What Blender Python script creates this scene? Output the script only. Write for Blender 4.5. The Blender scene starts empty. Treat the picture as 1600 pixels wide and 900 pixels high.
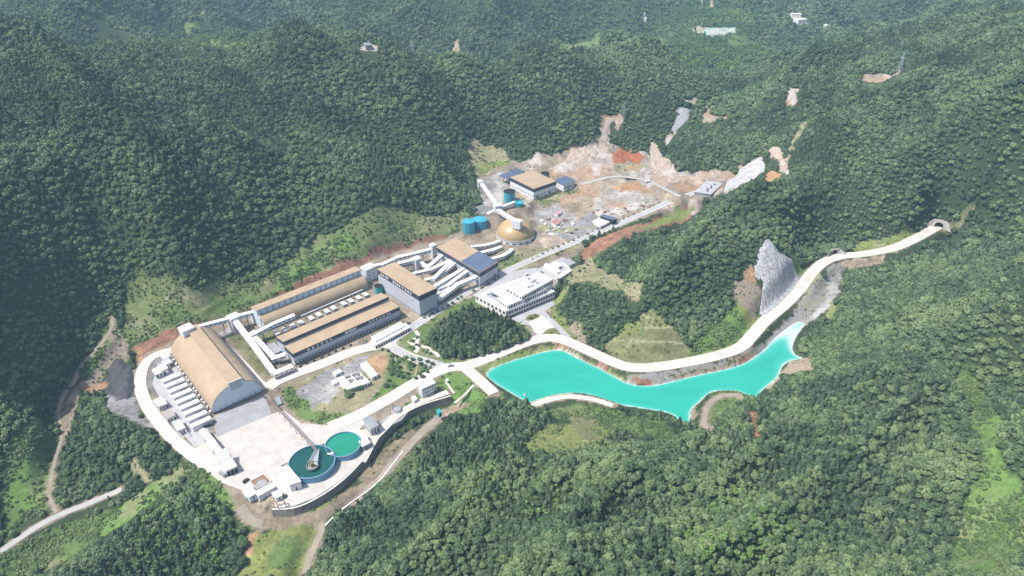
import bpy, math, random
import numpy as np
from mathutils import Vector, Matrix
R = math.radians
scene = bpy.context.scene
rng = np.random.default_rng(11)
random.seed(11)
# ---------------------------------------------------------------- camera, sky, sun, exposure
HC = 400.0                       # drone height over the works yard (z = 0)
PITCH = 31.5
HFOV = 72.0
cam_d = bpy.data.cameras.new("camera"); cam = bpy.data.objects.new("camera", cam_d)
scene.collection.objects.link(cam); scene.camera = cam
cam.location = (0, 0, HC); cam.rotation_euler = (R(90 - PITCH), 0, 0)
cam_d.sensor_width = 36; cam_d.lens = 18 / math.tan(R(HFOV / 2)); cam_d.clip_start = 1; cam_d.clip_end = 20000
SUN_AZ = 253.0                   # compass degrees (0 = +Y, clockwise): the sun stands to the left
SUN_EL = 58.0
w = bpy.data.worlds.new("World"); scene.world = w; w.use_nodes = True
nt = w.node_tree; bg = nt.nodes["Background"]
sky = nt.nodes.new("ShaderNodeTexSky"); sky.sky_type = 'NISHITA'; sky.sun_disc = False
sky.sun_elevation = R(SUN_EL); sky.sun_rotation = R(SUN_AZ); sky.air_density = 1.0; sky.dust_density = 2.0
nt.links.new(sky.outputs[0], bg.inputs[0]); bg.inputs[1].default_value = 0.14
sd = bpy.data.lights.new("sun", 'SUN'); sun = bpy.data.objects.new("sun", sd); scene.collection.objects.link(sun)
sd.energy = 4.2; sd.angle = R(0.6); sd.color = (1.0, 0.97, 0.92)
sv = Vector((math.sin(R(SUN_AZ)) * math.cos(R(SUN_EL)), math.cos(R(SUN_AZ)) * math.cos(R(SUN_EL)), math.sin(R(SUN_EL))))
sun.rotation_euler = sv.to_track_quat('Z', 'Y').to_euler(); sun.location = sv * 2000
vs = scene.view_settings; vs.view_transform = 'Standard'; vs.look = 'None'; vs.gamma = 1.0; vs.use_curve_mapping = False
vs.exposure = 0.43
scene.cycles.max_bounces = 5; scene.cycles.diffuse_bounces = 2; scene.cycles.glossy_bounces = 2
scene.cycles.transparent_max_bounces = 4; scene.cycles.volume_bounces = 0
scene.cycles.use_denoising = True

# ---------------------------------------------------------------- photograph pixel -> place
FPX = 800 / math.tan(R(HFOV / 2)); CP, SP = math.cos(R(PITCH)), math.sin(R(PITCH))
def ray(px, py):
    u, v = px - 800, py - 450
    return u, FPX * CP - v * SP, -FPX * SP - v * CP
def P(px, py, z=0.0):
    dx, dy, dz = ray(px, py); t = (z - HC) / dz
    return np.array([dx * t, dy * t, z])

# ---------------------------------------------------------------- materials
def lin(c): return tuple((x / 255 / 12.92 if x / 255 <= .04045 else ((x / 255 + .055) / 1.055) ** 2.4) for x in c)
MATS = {}
def mat(name, col, rough=0.8, var=0.12, scale=0.3, metal=0.0, spec=0.3, fine=2.0, col2=None, bands=None, bump=0.0, seam=.16):
    """Principled surface whose colour wanders with two object-space noises; bands = (spacing in m, strength) gives sheet seams."""
    if name in MATS: return MATS[name]
    m = bpy.data.materials.new(name); m.use_nodes = True; t = m.node_tree; N = t.nodes; L = t.links
    b = N["Principled BSDF"]; b.inputs["Roughness"].default_value = rough; b.inputs["Metallic"].default_value = metal
    b.inputs["Specular IOR Level"].default_value = spec
    g = N.new("ShaderNodeNewGeometry")
    n1 = N.new("ShaderNodeTexNoise"); n1.inputs["Scale"].default_value = scale * 0.25; n1.inputs["Detail"].default_value = 6
    n2 = N.new("ShaderNodeTexNoise"); n2.inputs["Scale"].default_value = fine; n2.inputs["Detail"].default_value = 3
    L.new(g.outputs["Position"], n1.inputs["Vector"]); L.new(g.outputs["Position"], n2.inputs["Vector"])
    a = N.new("ShaderNodeMath"); a.operation = 'MULTIPLY_ADD'; L.new(n2.outputs["Fac"], a.inputs[0]); a.inputs[1].default_value = 0.35
    L.new(n1.outputs["Fac"], a.inputs[2])
    r = N.new("ShaderNodeMapRange"); r.inputs[1].default_value = 0.42; r.inputs[2].default_value = 0.92
    L.new(a.outputs[0], r.inputs[0])
    mx = N.new("ShaderNodeMix"); mx.data_type = 'RGBA'; L.new(r.outputs[0], mx.inputs[0])
    lo = tuple(c * (1 - var) for c in col) if col2 is None else col2
    hi = tuple(min(1, c * (1 + var * .6)) for c in col)
    mx.inputs[6].default_value = (*lo, 1); mx.inputs[7].default_value = (*hi, 1)
    out = mx.outputs[2]
    if bands:
        tc = N.new("ShaderNodeUVMap"); sp = N.new("ShaderNodeSeparateXYZ"); L.new(tc.outputs[0], sp.inputs[0])
        f = N.new("ShaderNodeMath"); f.operation = 'MULTIPLY'; L.new(sp.outputs[0], f.inputs[0]); f.inputs[1].default_value = 1 / bands[0]
        fr = N.new("ShaderNodeMath"); fr.operation = 'FRACT'; L.new(f.outputs[0], fr.inputs[0])
        lt = N.new("ShaderNodeMath"); lt.operation = 'LESS_THAN'; L.new(fr.outputs[0], lt.inputs[0]); lt.inputs[1].default_value = seam
        ml = N.new("ShaderNodeMath"); ml.operation = 'MULTIPLY'; L.new(lt.outputs[0], ml.inputs[0]); ml.inputs[1].default_value = bands[1]
        m2 = N.new("ShaderNodeMix"); m2.data_type = 'RGBA'; L.new(ml.outputs[0], m2.inputs[0]); L.new(out, m2.inputs[6])
        m2.inputs[7].default_value = (*(c * .45 for c in col), 1); out = m2.outputs[2]
    L.new(out, b.inputs["Base Color"])
    if bump:
        bp = N.new("ShaderNodeBump"); bp.inputs["Strength"].default_value = bump; bp.inputs["Distance"].default_value = 0.6
        L.new(a.outputs[0], bp.inputs["Height"]); L.new(bp.outputs[0], b.inputs["Normal"])
    MATS[name] = m
    return m
M_ROOF = mat("beige_sheet", (.45, .335, .22), .55, .16, .35, spec=.35, bands=(3.0, .16))
M_DOME = mat("bronze_dome", (.46, .32, .16), .38, .08, .1, spec=.5, bands=(2.6, .12))
M_FASC = mat("navy_fascia", (.045, .055, .085), .5, .15, .2)
M_WALL = mat("pale_cladding", (.50, .52, .57), .5, .07, .2, bands=(2.2, .22))
M_WHITE = mat("white_cladding", (.74, .75, .77), .5, .07, .25, bands=(2.4, .10))
M_WROOF = mat("white_roof", (.78, .78, .77), .6, .10, .4)
M_PLAST = mat("white_render", (.82, .81, .78), .7, .10, .4)
M_BLUEW = mat("pale_blue_sheet", (.66, .73, .78), .45, .06, .2, bands=(2.6, .10))
M_SKYL = mat("skylight_sheet", (.42, .47, .52), .4, .12, .5, bands=(6.0, .3))
M_SOLAR = mat("blue_panel", (.115, .145, .215), .25, .12, .15, spec=.6, bands=(4.0, .12))
M_TEAL = mat("teal_steel", (.06, .35, .47), .4, .12, .3)
M_TANKW = mat("tank_blue", (.13, .33, .50), .45, .12, .3)
M_DARK = mat("dark_opening", (.025, .027, .03), .8, .3)
M_GLASS = mat("window_glass", (.03, .04, .05), .15, .2, spec=.6)
M_CONC = mat("concrete", (.56, .515, .46), .85, .10, .45, fine=1.0, bands=(8.0, .22), seam=.05, col2=(.45, .405, .355))
M_CONCW = mat("bright_concrete", (.63, .585, .52), .85, .10, .5, fine=1.2, col2=(.49, .445, .39), bands=(6.0, .22), seam=.06)
M_ASPH = mat("grey_paving", (.42, .41, .41), .85, .14, .3, fine=1.0)
M_GREYC = mat("grey_concrete", (.33, .33, .335), .9, .2, .4, fine=1.2)
M_DWALL = mat("stone_wall", (.235, .225, .205), .95, .35, .8, fine=1.5)
M_KERB = mat("kerb", (.66, .63, .53), .9, .1)
M_STEEL = mat("grey_steel", (.33, .34, .35), .5, .2, .5, metal=.2)
M_LATT = mat("lattice_steel", (.55, .57, .60), .5, .1, metal=.2)
M_RED = mat("red_brown_pipe", (.27, .15, .13), .6, .2, .5)
M_REDR = mat("faded_red_roof", (.45, .22, .20), .7, .2, .5)
M_RUST = mat("brown_sludge", (.27, .17, .09), .8, .3, .6)
M_TRUNK = mat("bark", (.10, .075, .05), .9, .3, 1.0)
M_DIRT = mat("dirt_track", (.32, .27, .21), .95, .22, .5, fine=.6)
M_GTRACK = mat("grey_track", (.42, .40, .37), .95, .15, .5, fine=.6)
M_SHOT = mat("shotcrete", (.47, .47, .485), .95, .35, 1.6, fine=.6, bump=.5)
def streak_mat(name, dark, light, sx=.9, sz=.07):
    """broken face with streaks that run down the fall of the slope."""
    m = bpy.data.materials.new(name); m.use_nodes = True; t = m.node_tree; N = t.nodes; L = t.links; b = N["Principled BSDF"]; b.inputs["Roughness"].default_value = .95; b.inputs["Specular IOR Level"].default_value = .1
    g = N.new("ShaderNodeNewGeometry"); mp = N.new("ShaderNodeVectorMath"); mp.operation = 'MULTIPLY'; mp.inputs[1].default_value = (sx, sx, sz); L.new(g.outputs["Position"], mp.inputs[0])
    n = N.new("ShaderNodeTexNoise"); n.inputs["Scale"].default_value = .42; n.inputs["Detail"].default_value = 8; n.inputs["Roughness"].default_value = .72; L.new(mp.outputs[0], n.inputs["Vector"])
    r = N.new("ShaderNodeValToRGB"); e = r.color_ramp.elements; e[0].position = .34; e[0].color = (*dark, 1); e[1].position = .62; e[1].color = (*light, 1); L.new(n.outputs["Fac"], r.inputs[0]); L.new(r.outputs[0], b.inputs["Base Color"])
    bp = N.new("ShaderNodeBump"); bp.inputs["Strength"].default_value = 1.0; bp.inputs["Distance"].default_value = 1.5; L.new(n.outputs["Fac"], bp.inputs["Height"]); L.new(bp.outputs[0], b.inputs["Normal"]); return m
M_SHOT = streak_mat("shotcrete", (.24, .24, .25), (.60, .60, .605))
M_NET = streak_mat("white_sheeting", (.30, .29, .28), (.56, .555, .55), .5, .1)
M_TYRE = mat("tyre", (.02, .02, .02), .9, .1)

# ---------------------------------------------------------------- mesh helpers
COL = scene.collection
class MB:
    """Collects polygons in world metres; build() links them as ONE mesh object."""
    def __init__(s): s.v = []; s.f = []; s.uv = []
    def add(s, vs, fs, uv=None):
        o = len(s.v); s.v += [tuple(map(float, p)) for p in vs]
        for f in fs:
            s.f.append([i + o for i in f])
            if uv is None:
                p = [Vector(vs[i]) for i in f]; e = p[1] - p[0]
                nrm = (p[1] - p[0]).cross(p[-1] - p[0])
                if nrm.length < 1e-9: s.uv += [(0, 0)] * len(f); continue
                nrm.normalize(); up = Vector((0, 0, 1)) - nrm * nrm.z
                if up.length < .3: h = e.normalized() if e.length > 0 else Vector((1, 0, 0))
                else: h = up.cross(nrm).normalized()
                vv = nrm.cross(h)
                s.uv += [(q.dot(h), q.dot(vv)) for q in p]
            else: s.uv += [uv[i] for i in f]
        return s
    def prism(s, pts, z0, z1, cap=True):
        n = len(pts); pts = [(p[0], p[1]) for p in pts]
        a = sum(pts[i][0] * pts[(i + 1) % n][1] - pts[(i + 1) % n][0] * pts[i][1] for i in range(n))
        if a < 0: pts = pts[::-1]
        vs = [(x, y, z0) for x, y in pts] + [(x, y, z1) for x, y in pts]
        fs = [[i, (i + 1) % n, n + (i + 1) % n, n + i] for i in range(n)]
        if cap: fs += [list(range(n, 2 * n)), list(range(n - 1, -1, -1))]
        return s.add(vs, fs)
    def box(s, c, d, rz=0.0):
        ca, sa = math.cos(rz), math.sin(rz); x, y = d[0] / 2, d[1] / 2
        q = [(c[0] + a * ca - b * sa, c[1] + a * sa + b * ca) for a, b in ((-x, -y), (x, -y), (x, y), (-x, y))]
        return s.prism(q, c[2], c[2] + d[2])
    def bar(s, a, b, r, n=4):
        a, b = Vector(a), Vector(b); d = (b - a)
        if d.length < 1e-6: return s
        d.normalize(); k = Vector((0, 0, 1)) if abs(d.z) < .9 else Vector((1, 0, 0)); u = d.cross(k).normalized(); w_ = d.cross(u)
        vs = [p + (u * math.cos(2 * math.pi * i / n + .785) + w_ * math.sin(2 * math.pi * i / n + .785)) * r for p in (a, b) for i in range(n)]
        return s.add(vs, [[i, (i + 1) % n, n + (i + 1) % n, n + i] for i in range(n)] + [list(range(n))[::-1], list(range(n, 2 * n))])
    def lathe(s, c, prof, n=48, closed=False):
        vs = []; uv = []
        for r, z in prof:
            for i in range(n): a = 2 * math.pi * i / n; vs.append((c[0] + r * math.cos(a), c[1] + r * math.sin(a), c[2] + z)); uv.append((i * 2 * math.pi * max(pr[0] for pr in prof) / n, z))
        fs = [[k * n + i, k * n + (i + 1) % n, (k + 1) * n + (i + 1) % n, (k + 1) * n + i] for k in range(len(prof) - 1) for i in range(n)]
        return s.add(vs, fs, uv)
    def build(s, name, m, parent=None, smooth=False):
        o0 = Vector(parent['o']) if parent is not None and 'o' in parent else Vector((0, 0, 0))
        me = bpy.data.meshes.new(name); me.from_pydata([(p[0] - o0.x, p[1] - o0.y, p[2] - o0.z) for p in s.v], [], s.f)
        ul = me.uv_layers.new(name="UVMap"); ul.data.foreach_set("uv", np.array(s.uv, dtype=np.float32).ravel())
        if smooth: me.polygons.foreach_set("use_smooth", [True] * len(me.polygons))
        me.materials.append(m); me.update()
        o = bpy.data.objects.new(name, me); COL.objects.link(o)
        if parent is not None: o.parent = ROOT.get(parent.name, parent)
        return o
ROOT = {}
def tag(o, label, cat, group=None, kind=None):
    if label: o['label'] = label
    if cat: o['category'] = cat
    if group: o['group'] = group
    if kind: o['kind'] = kind
    return o
def thing(name, label, cat, loc, group=None):
    o = bpy.data.objects.new(name, None); COL.objects.link(o); o.location = tuple(map(float, loc)); o.empty_display_size = 3
    o['o'] = [float(c) for c in loc]
    return tag(o, label, cat, group)
def sub(part, origin_of):
    """Let meshes built with parent=part keep the world origin of the part's thing (parts sit at the thing's origin)."""
    part['o'] = list(origin_of['o']); return part
# ---------------------------------------------------------------- terrain: height field
def pts_px(s): return [tuple(map(float, a.split(','))) for a in s.split()]
CTRL = pts_px("""230,600,0 300,560,0 400,690,0 470,775,0 540,650,0 640,540,0 500,520,0 600,420,0 745,510,2 700,400,0 820,460,0 780,440,0
870,420,1 740,352,5 805,372,3 835,290,15 900,340,8 1000,312,12 1090,302,18 950,262,24 900,247,24 1050,275,24 770,300,11 790,330,8
200,500,12 300,470,18 450,420,16 550,370,24 640,340,20 720,310,16 742,230,32 560,410,4 350,480,6
100,450,50 200,350,80 350,350,62 500,300,58 620,250,58 700,200,62 820,180,66 900,165,70 960,195,50 0,300,125 100,200,150 250,180,138 400,180,116 550,160,106 700,140,102 0,500,62 0,150,185
0,48,215 130,58,203 250,75,180 350,88,163 470,88,152 560,90,143 720,92,126 850,80,117 930,67,122 1010,52,136 1060,62,128 1120,95,112 1200,122,105
90,650,-20 80,780,-28 0,800,-25 170,500,8 140,580,-8 30,650,6 0,880,-30 150,780,-28
180,680,0 250,760,-8 200,860,-12 330,850,-12 100,880,-25 150,620,-5 400,870,-17 430,840,-11 560,780,-8 650,690,-7 700,640,-6
700,700,12 620,800,15 550,880,15 750,800,40 700,880,45 850,880,65 850,760,38 800,690,13 900,690,6 960,720,15 770,640,2 950,800,50 1050,700,15 1000,880,75 880,640,-3 1000,650,-1
1100,640,3 1150,640,12 1200,690,30 1200,800,55 1200,880,75 1300,800,70 1400,880,95 1300,650,35 1400,700,52 1400,600,40 1300,560,12 1500,700,50 1550,800,68 1530,600,42 1500,520,55 1600,650,90 1600,500,100 1590,880,105
1330,460,7 1400,430,25 1500,400,48 1600,360,72 1450,480,40
1300,400,7 1400,387,11 1465,354,17 1485,325,38 1550,310,55
1350,330,45 1450,280,75 1550,250,100 1600,200,138 1300,250,75 1400,200,108 1500,150,143 1600,100,183 1600,33,213 1500,62,183 1400,105,148 1300,135,122 1250,155,100 1250,220,78 1200,205,66 1150,175,66 1100,155,72 1080,195,48 1095,235,42
870,470,3 930,480,17 960,440,22 960,402,12 1030,410,35 1000,500,14 1100,440,35 1130,500,20 1100,370,52 1180,330,66 1220,300,72 1250,360,40 1200,390,48 1220,450,18 1050,545,3 1170,272,32
900,560,-4 1000,585,-4 1150,560,-4 1220,510,-4 1280,450,-2 1000,620,-10 850,580,-10 1180,580,-10""")
WPTS = [(-900, 1350, 110), (-650, 1250, 90), (-350, 1450, 10), (-50, 1520, -10), (300, 1620, -20), (600, 1500, 10), (-1300, 1500, 170), (-700, 1750, 90), (-1200, 2000, 190),
        (-250, 1800, 30), (-250, 2150, 130), (-700, 2200, 170), (150, 1950, 20), (250, 2350, 120), (600, 1850, -15), (650, 2300, 40), (1000, 1800, 40), (1050, 2250, 20),
        (1500, 1900, 110), (1500, 2500, 150), (-1500, 2600, 250), (-600, 2700, 230), (300, 2900, 220), (1100, 2900, 160), (1900, 2900, 220), (0, 3800, 300), (-2000, 3500, 330), (2200, 3700, 320),
        (1000, 1150, 200), (900, 1450, 90), (1300, 900, 220), (1000, 700, 190), (800, 400, 150), (700, 150, 140), (-900, 700, 190), (-900, 300, 80), (-600, 100, -20), (0, 50, 70), (400, 50, 110), (-200, 80, 0)]
cx = np.array([(*P(a, b, z)[:2], z) for a, b, z in CTRL] + WPTS)
S0 = 300.0
def tps_k(d2): return np.where(d2 > 0, d2 * np.log(np.maximum(d2, 1e-12)) * .5, 0)
A = cx[:, :2] / S0; n_ = len(A)
K = tps_k(((A[:, None] - A[None]) ** 2).sum(-1)) + np.eye(n_) * 2e-3
Pm = np.c_[np.ones(n_), A]
sol = np.linalg.solve(np.block([[K, Pm], [Pm.T, np.zeros((3, 3))]]), np.r_[cx[:, 2], 0, 0, 0])
def tps(x, y):
    q = np.c_[np.ravel(x), np.ravel(y)] / S0; out = np.empty(len(q))
    for i in range(0, len(q), 20000):
        p = q[i:i + 20000]; out[i:i + 20000] = tps_k(((p[:, None] - A[None]) ** 2).sum(-1)) @ sol[:n_] + sol[n_] + p @ sol[n_ + 1:]
    return out.reshape(np.shape(x))
# value noise
_tab = rng.random((256, 256))
def vnoise(x, y):
    xi = np.floor(x).astype(int); yi = np.floor(y).astype(int); fx = x - xi; fy = y - yi
    fx = fx * fx * fx * (fx * (fx * 6 - 15) + 10); fy = fy * fy * fy * (fy * (fy * 6 - 15) + 10)
    t = lambda a, b: _tab[a & 255, b & 255]
    return (t(xi, yi) * (1 - fx) + t(xi + 1, yi) * fx) * (1 - fy) + (t(xi, yi + 1) * (1 - fx) + t(xi + 1, yi + 1) * fx) * fy
def fbm(x, y, o=4):
    s = 0; a = .5
    for i in range(o): s = s + a * vnoise(x * 2 ** i + 17 * i, y * 2 ** i + 31 * i); a *= .5
    return s / (1 - .5 ** o)
def ridged(x, y, o=3):
    s = 0; a = .5
    for i in range(o): s = s + a * (1 - np.abs(2 * vnoise(x * 2 ** i + 7 * i, y * 2 ** i + 13 * i) - 1)); a *= .5
    return s / (1 - .5 ** o)
def sstep(a, b, x): t = np.clip((x - a) / (b - a), 0, 1); return t * t * (3 - 2 * t)
def axis(lo, hi, d0, d1, step, g):
    c = list(np.arange(d0, d1 + .01, step)); s = step; x = c[-1]
    while x < hi: s *= g; x += s; c.append(x)
    s = step; x = c[0]; l = []
    while x > lo: s *= g; x -= s; l.append(x)
    return np.array(l[::-1] + c)
GX = axis(-3200, 3200, -520, 560, 2.5, 1.035)
GY = axis(40, 4600, 300, 1130, 2.5, 1.03)
XX, YY = np.meshgrid(GX, GY)
H0 = tps(XX, YY)
hilly = sstep(6, 55, H0) * 1.0
far = sstep(1150, 1900, YY)
wx = XX + 60 * (fbm(XX / 260, YY / 260, 2) - .5); wy = YY + 60 * (fbm(XX / 260 + 9, YY / 260 + 4, 2) - .5)
rd = ridged(wx / 210, wy / 210, 3) - .62
rf = ridged(wx / 560 + 3.3, wy / 560 + 1.7, 4) - .58
# spurs and gullies run down the slopes: across the valley axis on either side of the works
uu, vv = (wx + wy) * .7071, (wy - wx) * .7071
side = sstep(-60, 120, XX + 210 - (YY - 640) * 1.13)
gl = (ridged(uu / 150 + 2.1, vv / 430 + .7, 3) - .66) * (1 - side) + (ridged(vv / 150 + 5.3, uu / 430 + .2, 3) - .66) * side
hill2 = sstep(4, 40, H0)
q0 = P(1165, 272, 30); calm = 1 - np.exp(-((XX - q0[0]) ** 2 + (YY - q0[1]) ** 2) / (2 * 75.0 ** 2))
q1 = P(1200, 400, 45); calm *= 1 - .9 * np.exp(-((XX - q1[0]) ** 2 + (YY - q1[1]) ** 2) / (2 * 55.0 ** 2))
HH = H0 + calm * hill2 * (1 - far) * (100 * gl + 14 * rd) + far * (340 * rf + 70 * gl + 30 * rd) + hilly * 7 * (fbm(XX / 45, YY / 45, 3) - .5)
HH = np.maximum(HH, -45)

def seg_dist(px_, py_, poly, closed=True):
    """distance to a polyline and the (segment, t) of the nearest point."""
    best = np.full(px_.shape, 1e9); bi = np.zeros(px_.shape, int); bt = np.zeros(px_.shape)
    n = len(poly); rngs = n if closed else n - 1
    for i in range(rngs):
        ax, ay = poly[i][0], poly[i][1]; bx, by = poly[(i + 1) % n][0], poly[(i + 1) % n][1]
        dx, dy = bx - ax, by - ay; l2 = dx * dx + dy * dy + 1e-9
        t = np.clip(((px_ - ax) * dx + (py_ - ay) * dy) / l2, 0, 1)
        d = np.hypot(px_ - ax - t * dx, py_ - ay - t * dy); m = d < best
        best[m] = d[m]; bi[m] = i; bt[m] = t[m]
    return best, bi, bt
def inside(px_, py_, poly):
    c = np.zeros(px_.shape, bool); n = len(poly); j = n - 1
    for i in range(n):
        xi, yi, xj, yj = poly[i][0], poly[i][1], poly[j][0], poly[j][1]
        if yi != yj:
            m = ((yi > py_) != (yj > py_)) & (px_ < (xj - xi) * (py_ - yi) / (yj - yi) + xi); c ^= m
        j = i
    return c
def window(poly, pad):
    xs = [p[0] for p in poly]; ys = [p[1] for p in poly]
    i0, i1 = np.searchsorted(GX, (min(xs) - pad, max(xs) + pad)); j0, j1 = np.searchsorted(GY, (min(ys) - pad, max(ys) + pad))
    return slice(max(j0 - 1, 0), j1 + 1), slice(max(i0 - 1, 0), i1 + 1)
def pad(poly, z, margin):
    """level a polygon to z (number, or list of z per corner fitted by a plane) and ease into the land over margin metres."""
    s = window(poly, margin); x, y = XX[s], YY[s]
    d, _, _ = seg_dist(x, y, poly); ins = inside(x, y, poly); wgt = np.where(ins, 1, 1 - sstep(0, margin, d))
    if np.ndim(z):
        Bm = np.c_[np.ones(len(poly)), np.array(poly)[:, :2]]; k = np.linalg.lstsq(Bm, np.array(z, float), rcond=None)[0]; z = k[0] + k[1] * x + k[2] * y
    HH[s] = HH[s] * (1 - wgt) + z * wgt
def corridor(pl, width, margin):
    s = window(pl, width / 2 + margin); x, y = XX[s], YY[s]
    d, i, t = seg_dist(x, y, pl, False); zz = np.array([p[2] for p in pl]); z = zz[i] * (1 - t) + zz[np.minimum(i + 1, len(pl) - 1)] * t
    wgt = 1 - sstep(width / 2 + 2.0, width / 2 + margin, d); HH[s] = HH[s] * (1 - wgt) + (z) * wgt
def hz(x, y):
    i = np.clip(np.searchsorted(GX, x) - 1, 0, len(GX) - 2); j = np.clip(np.searchsorted(GY, y) - 1, 0, len(GY) - 2)
    fx = np.clip((x - GX[i]) / (GX[i + 1] - GX[i]), 0, 1); fy = np.clip((y - GY[j]) / (GY[j + 1] - GY[j]), 0, 1)
    return (HH[j, i] * (1 - fx) + HH[j, i + 1] * fx) * (1 - fy) + (HH[j + 1, i] * (1 - fx) + HH[j + 1, i + 1] * fx) * fy
_T = np.concatenate([np.linspace(.25, 1.4, 700), np.linspace(1.4, 4.2, 900)[1:]])
def G(px, py):
    """the point of the land seen at this pixel of the photograph."""
    dx, dy, dz = ray(px, py); x, y, z = dx * _T, dy * _T, HC + dz * _T
    b = np.nonzero(z - hz(x, y) < 0)[0]
    if not len(b): k = len(_T) - 1; return np.array([x[k], y[k], hz(x[k], y[k])])
    lo, hi = _T[max(b[0] - 1, 0)], _T[b[0]]
    for _ in range(18):
        m = (lo + hi) / 2
        if HC + dz * m - hz(dx * m, dy * m) < 0: hi = m
        else: lo = m
    return np.array([dx * hi, dy * hi, hz(dx * hi, dy * hi)])
def PL(s, z=None):
    """pixels 'x,y[,z] ...' -> world points on plane z, or at the z given with each pixel."""
    return [P(a[0], a[1], a[2] if len(a) > 2 else (z or 0.0)) for a in pts_px(s)]
def smooth_line(pl, step=4.0):
    """Catmull-Rom through the points."""
    p = [np.array(q, float) for q in pl]; p = [2 * p[0] - p[1]] + p + [2 * p[-1] - p[-2]]; out = []
    for i in range(1, len(p) - 2):
        n = max(1, int(np.linalg.norm(p[i + 1] - p[i]) / step))
        for k in range(n):
            t = k / n; out.append(.5 * ((2 * p[i]) + (-p[i - 1] + p[i + 1]) * t + (2 * p[i - 1] - 5 * p[i] + 4 * p[i + 1] - p[i + 2]) * t * t + (-p[i - 1] + 3 * p[i] - 3 * p[i + 1] + p[i + 2]) * t ** 3))
    out.append(p[-2]); return out

for s_ in ("1080,45 1118,42 1154,43 1152,53 1110,57 1090,51", "1230,20 1254,20 1266,38 1246,44"):
    g_ = [G(*p[:2]) for p in pts_px(s_)]; pad([p[:2] for p in g_], float(np.mean([p[2] for p in g_])), 120)
# ---- level ground
PLANT = PL("""205,592 222,560 250,545 292,528 330,512 372,494 400,486 480,452 566,416 600,402 684,378 735,372 780,395 800,405 905,372 912,385 880,420 872,440 862,470 880,510
905,540 935,552 860,530 830,530 790,545 745,562 770,612 762,618 728,590 706,617 660,632 625,650 602,673 588,688 560,728 530,756 492,781 459,793 427,795 380,770 345,757 288,716 240,665 220,630""")
pad([p[:2] for p in PLANT], 0.0, 16)
pad([p[:2] for p in PL("742,362 770,352 800,345 838,355 842,380 805,398 772,392 740,380", 2)], 2.0, 10)
pad([p[:2] for p in PL("722,368 722,345 760,340 768,352 745,368", 5)], 5.0, 8)
pad([p[:2] for p in PL("750,330 745,290 775,268 812,256 850,262 905,280 908,292 838,316 800,330 775,338", 14)], 14.0, 26)
pad([p[:2] for p in PL("838,322 905,296 960,300 1050,292 1075,306 1000,337 905,376 842,372 826,345", 8)], [13, 13, 13, 15, 15, 9, 3, 3, 6], 8)
pad([p[:2] for p in PL("870,262 905,238 945,240 1000,262 1060,280 1130,268 1150,280 1120,302 1085,306 1050,290 960,298 910,285", 20)], [20, 23, 24, 24, 22, 24, 22, 19, 18, 16, 15, 17], 14)
ROADS = {}
def road(key, s, width, margin=14):
    pl = smooth_line(PL(s)); ROADS[key] = (pl, width); corridor(pl, width, margin); return pl
road('tunnel', """1466,353,17 1450,362,16 1430,373,15 1395,388,12 1350,397,9 1312,401,8 1287,410,7 1267,428,6 1251,450,5 1226,476,4 1196,501,3 1176,523,3 1156,543,2 1120,556,1 1080,565,0.5
 1030,573,0 1000,575,0 975,572,0 945,560,0 910,544,0 882,532,0 857,528,0 826,534,0 790,548,0 756,562,0 728,572,0 700,575,0 660,592,0 610,622,0 560,649,0 515,668,0""", 11)
road('works', "690,576 652,562 624,549 610,540 616,529 640,514 680,488 720,463 760,440 800,420 850,398 905,376,1 950,357,4 1000,336,8 1050,314,13 1078,304,16 1098,299,18", 8.5)
road('front', "418,606 440,592 500,570 560,547 612,537", 11)
road('ring', "292,542 262,549 238,558 224,574 219,600 227,628 244,654 268,683 294,706 322,726", 8.5)
road('side', "347,536 366,556 386,577 404,597 418,606", 8)
road('dam', "726,574 740,586 758,602 772,615", 9)
road('bank', "828,636,-2 845,629,-2 870,622,-2 897,620,-2 930,625,-2 958,634,-2", 5.5)
road('farm', "0,862,-27 60,822,-27 100,802,-27 140,786,-26 190,765,-22", 5.5)
road('gully', "88,802,-27 78,770,-26 86,720,-24 97,680,-20 92,640,-18 112,598,-10 132,566,-4 160,535,4 175,512,8 176,494,11", 2.6)
road('ditch', "376,792,-3 394,814,-6 430,822,-8 470,815,-8.5 500,808,-8.5 540,780,-8 590,748,-7.5 625,712,-7 655,680,-7 690,650,-6", 7)
road('meadow', "500,812,-8.5 502,830,-11 490,858,-14 476,895,-18", 4.5)
road('spur', "1112,684,8 1101,662,5 1104,640,4 1114,626,3 1132,618,3 1155,618,5", 4.5)
road('pit', "985,283,16 1015,262,22 1018,250,24 1005,238,28", 5)
road('haul', "908,288,16 960,276,20 1010,282,18 1040,296,17 1062,307,17", 6)
road('edge', "566,722 584,689 600,667 622,647 656,628.5 700,613", 4.6)
# land outside the retaining wall falls away
WALL = PL("425,796 459,794 491,781 528,757 556,731 575,708 589,687 603,673 625,651 659,633 704,619")
_ow = []
for i_, c_ in enumerate(WALL):
    t_ = (WALL[min(i_ + 1, len(WALL) - 1)] - WALL[max(i_ - 1, 0)])[:2]; t_ = t_ / np.linalg.norm(t_); _ow.append(np.array([c_[0] + t_[1] * 6.2, c_[1] - t_[0] * 6.2, -6.5]))
corridor(_ow, 5.5, 6)
POND_Z = -4.0
POND = PL("""761,583 771,575 800,564 850,550 874,547 886,550 905,561 940,578 975,597 1000,603 1030,601 1080,589 1150,573 1185,554 1204,536 1216,524 1244,504 1256,507 1244,525 1237,543 1243,555 1253,560
1236,563 1222,572 1214,589 1197,604 1187,613 1181,622 1160,613 1140,610 1112,612 1092,628 1079,641 1076,661 1063,657 1045,645 1000,637 960,630 922,617 905,615 870,620 833,633 820,626 796,612 776,600 763,590""", POND_Z)
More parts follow.
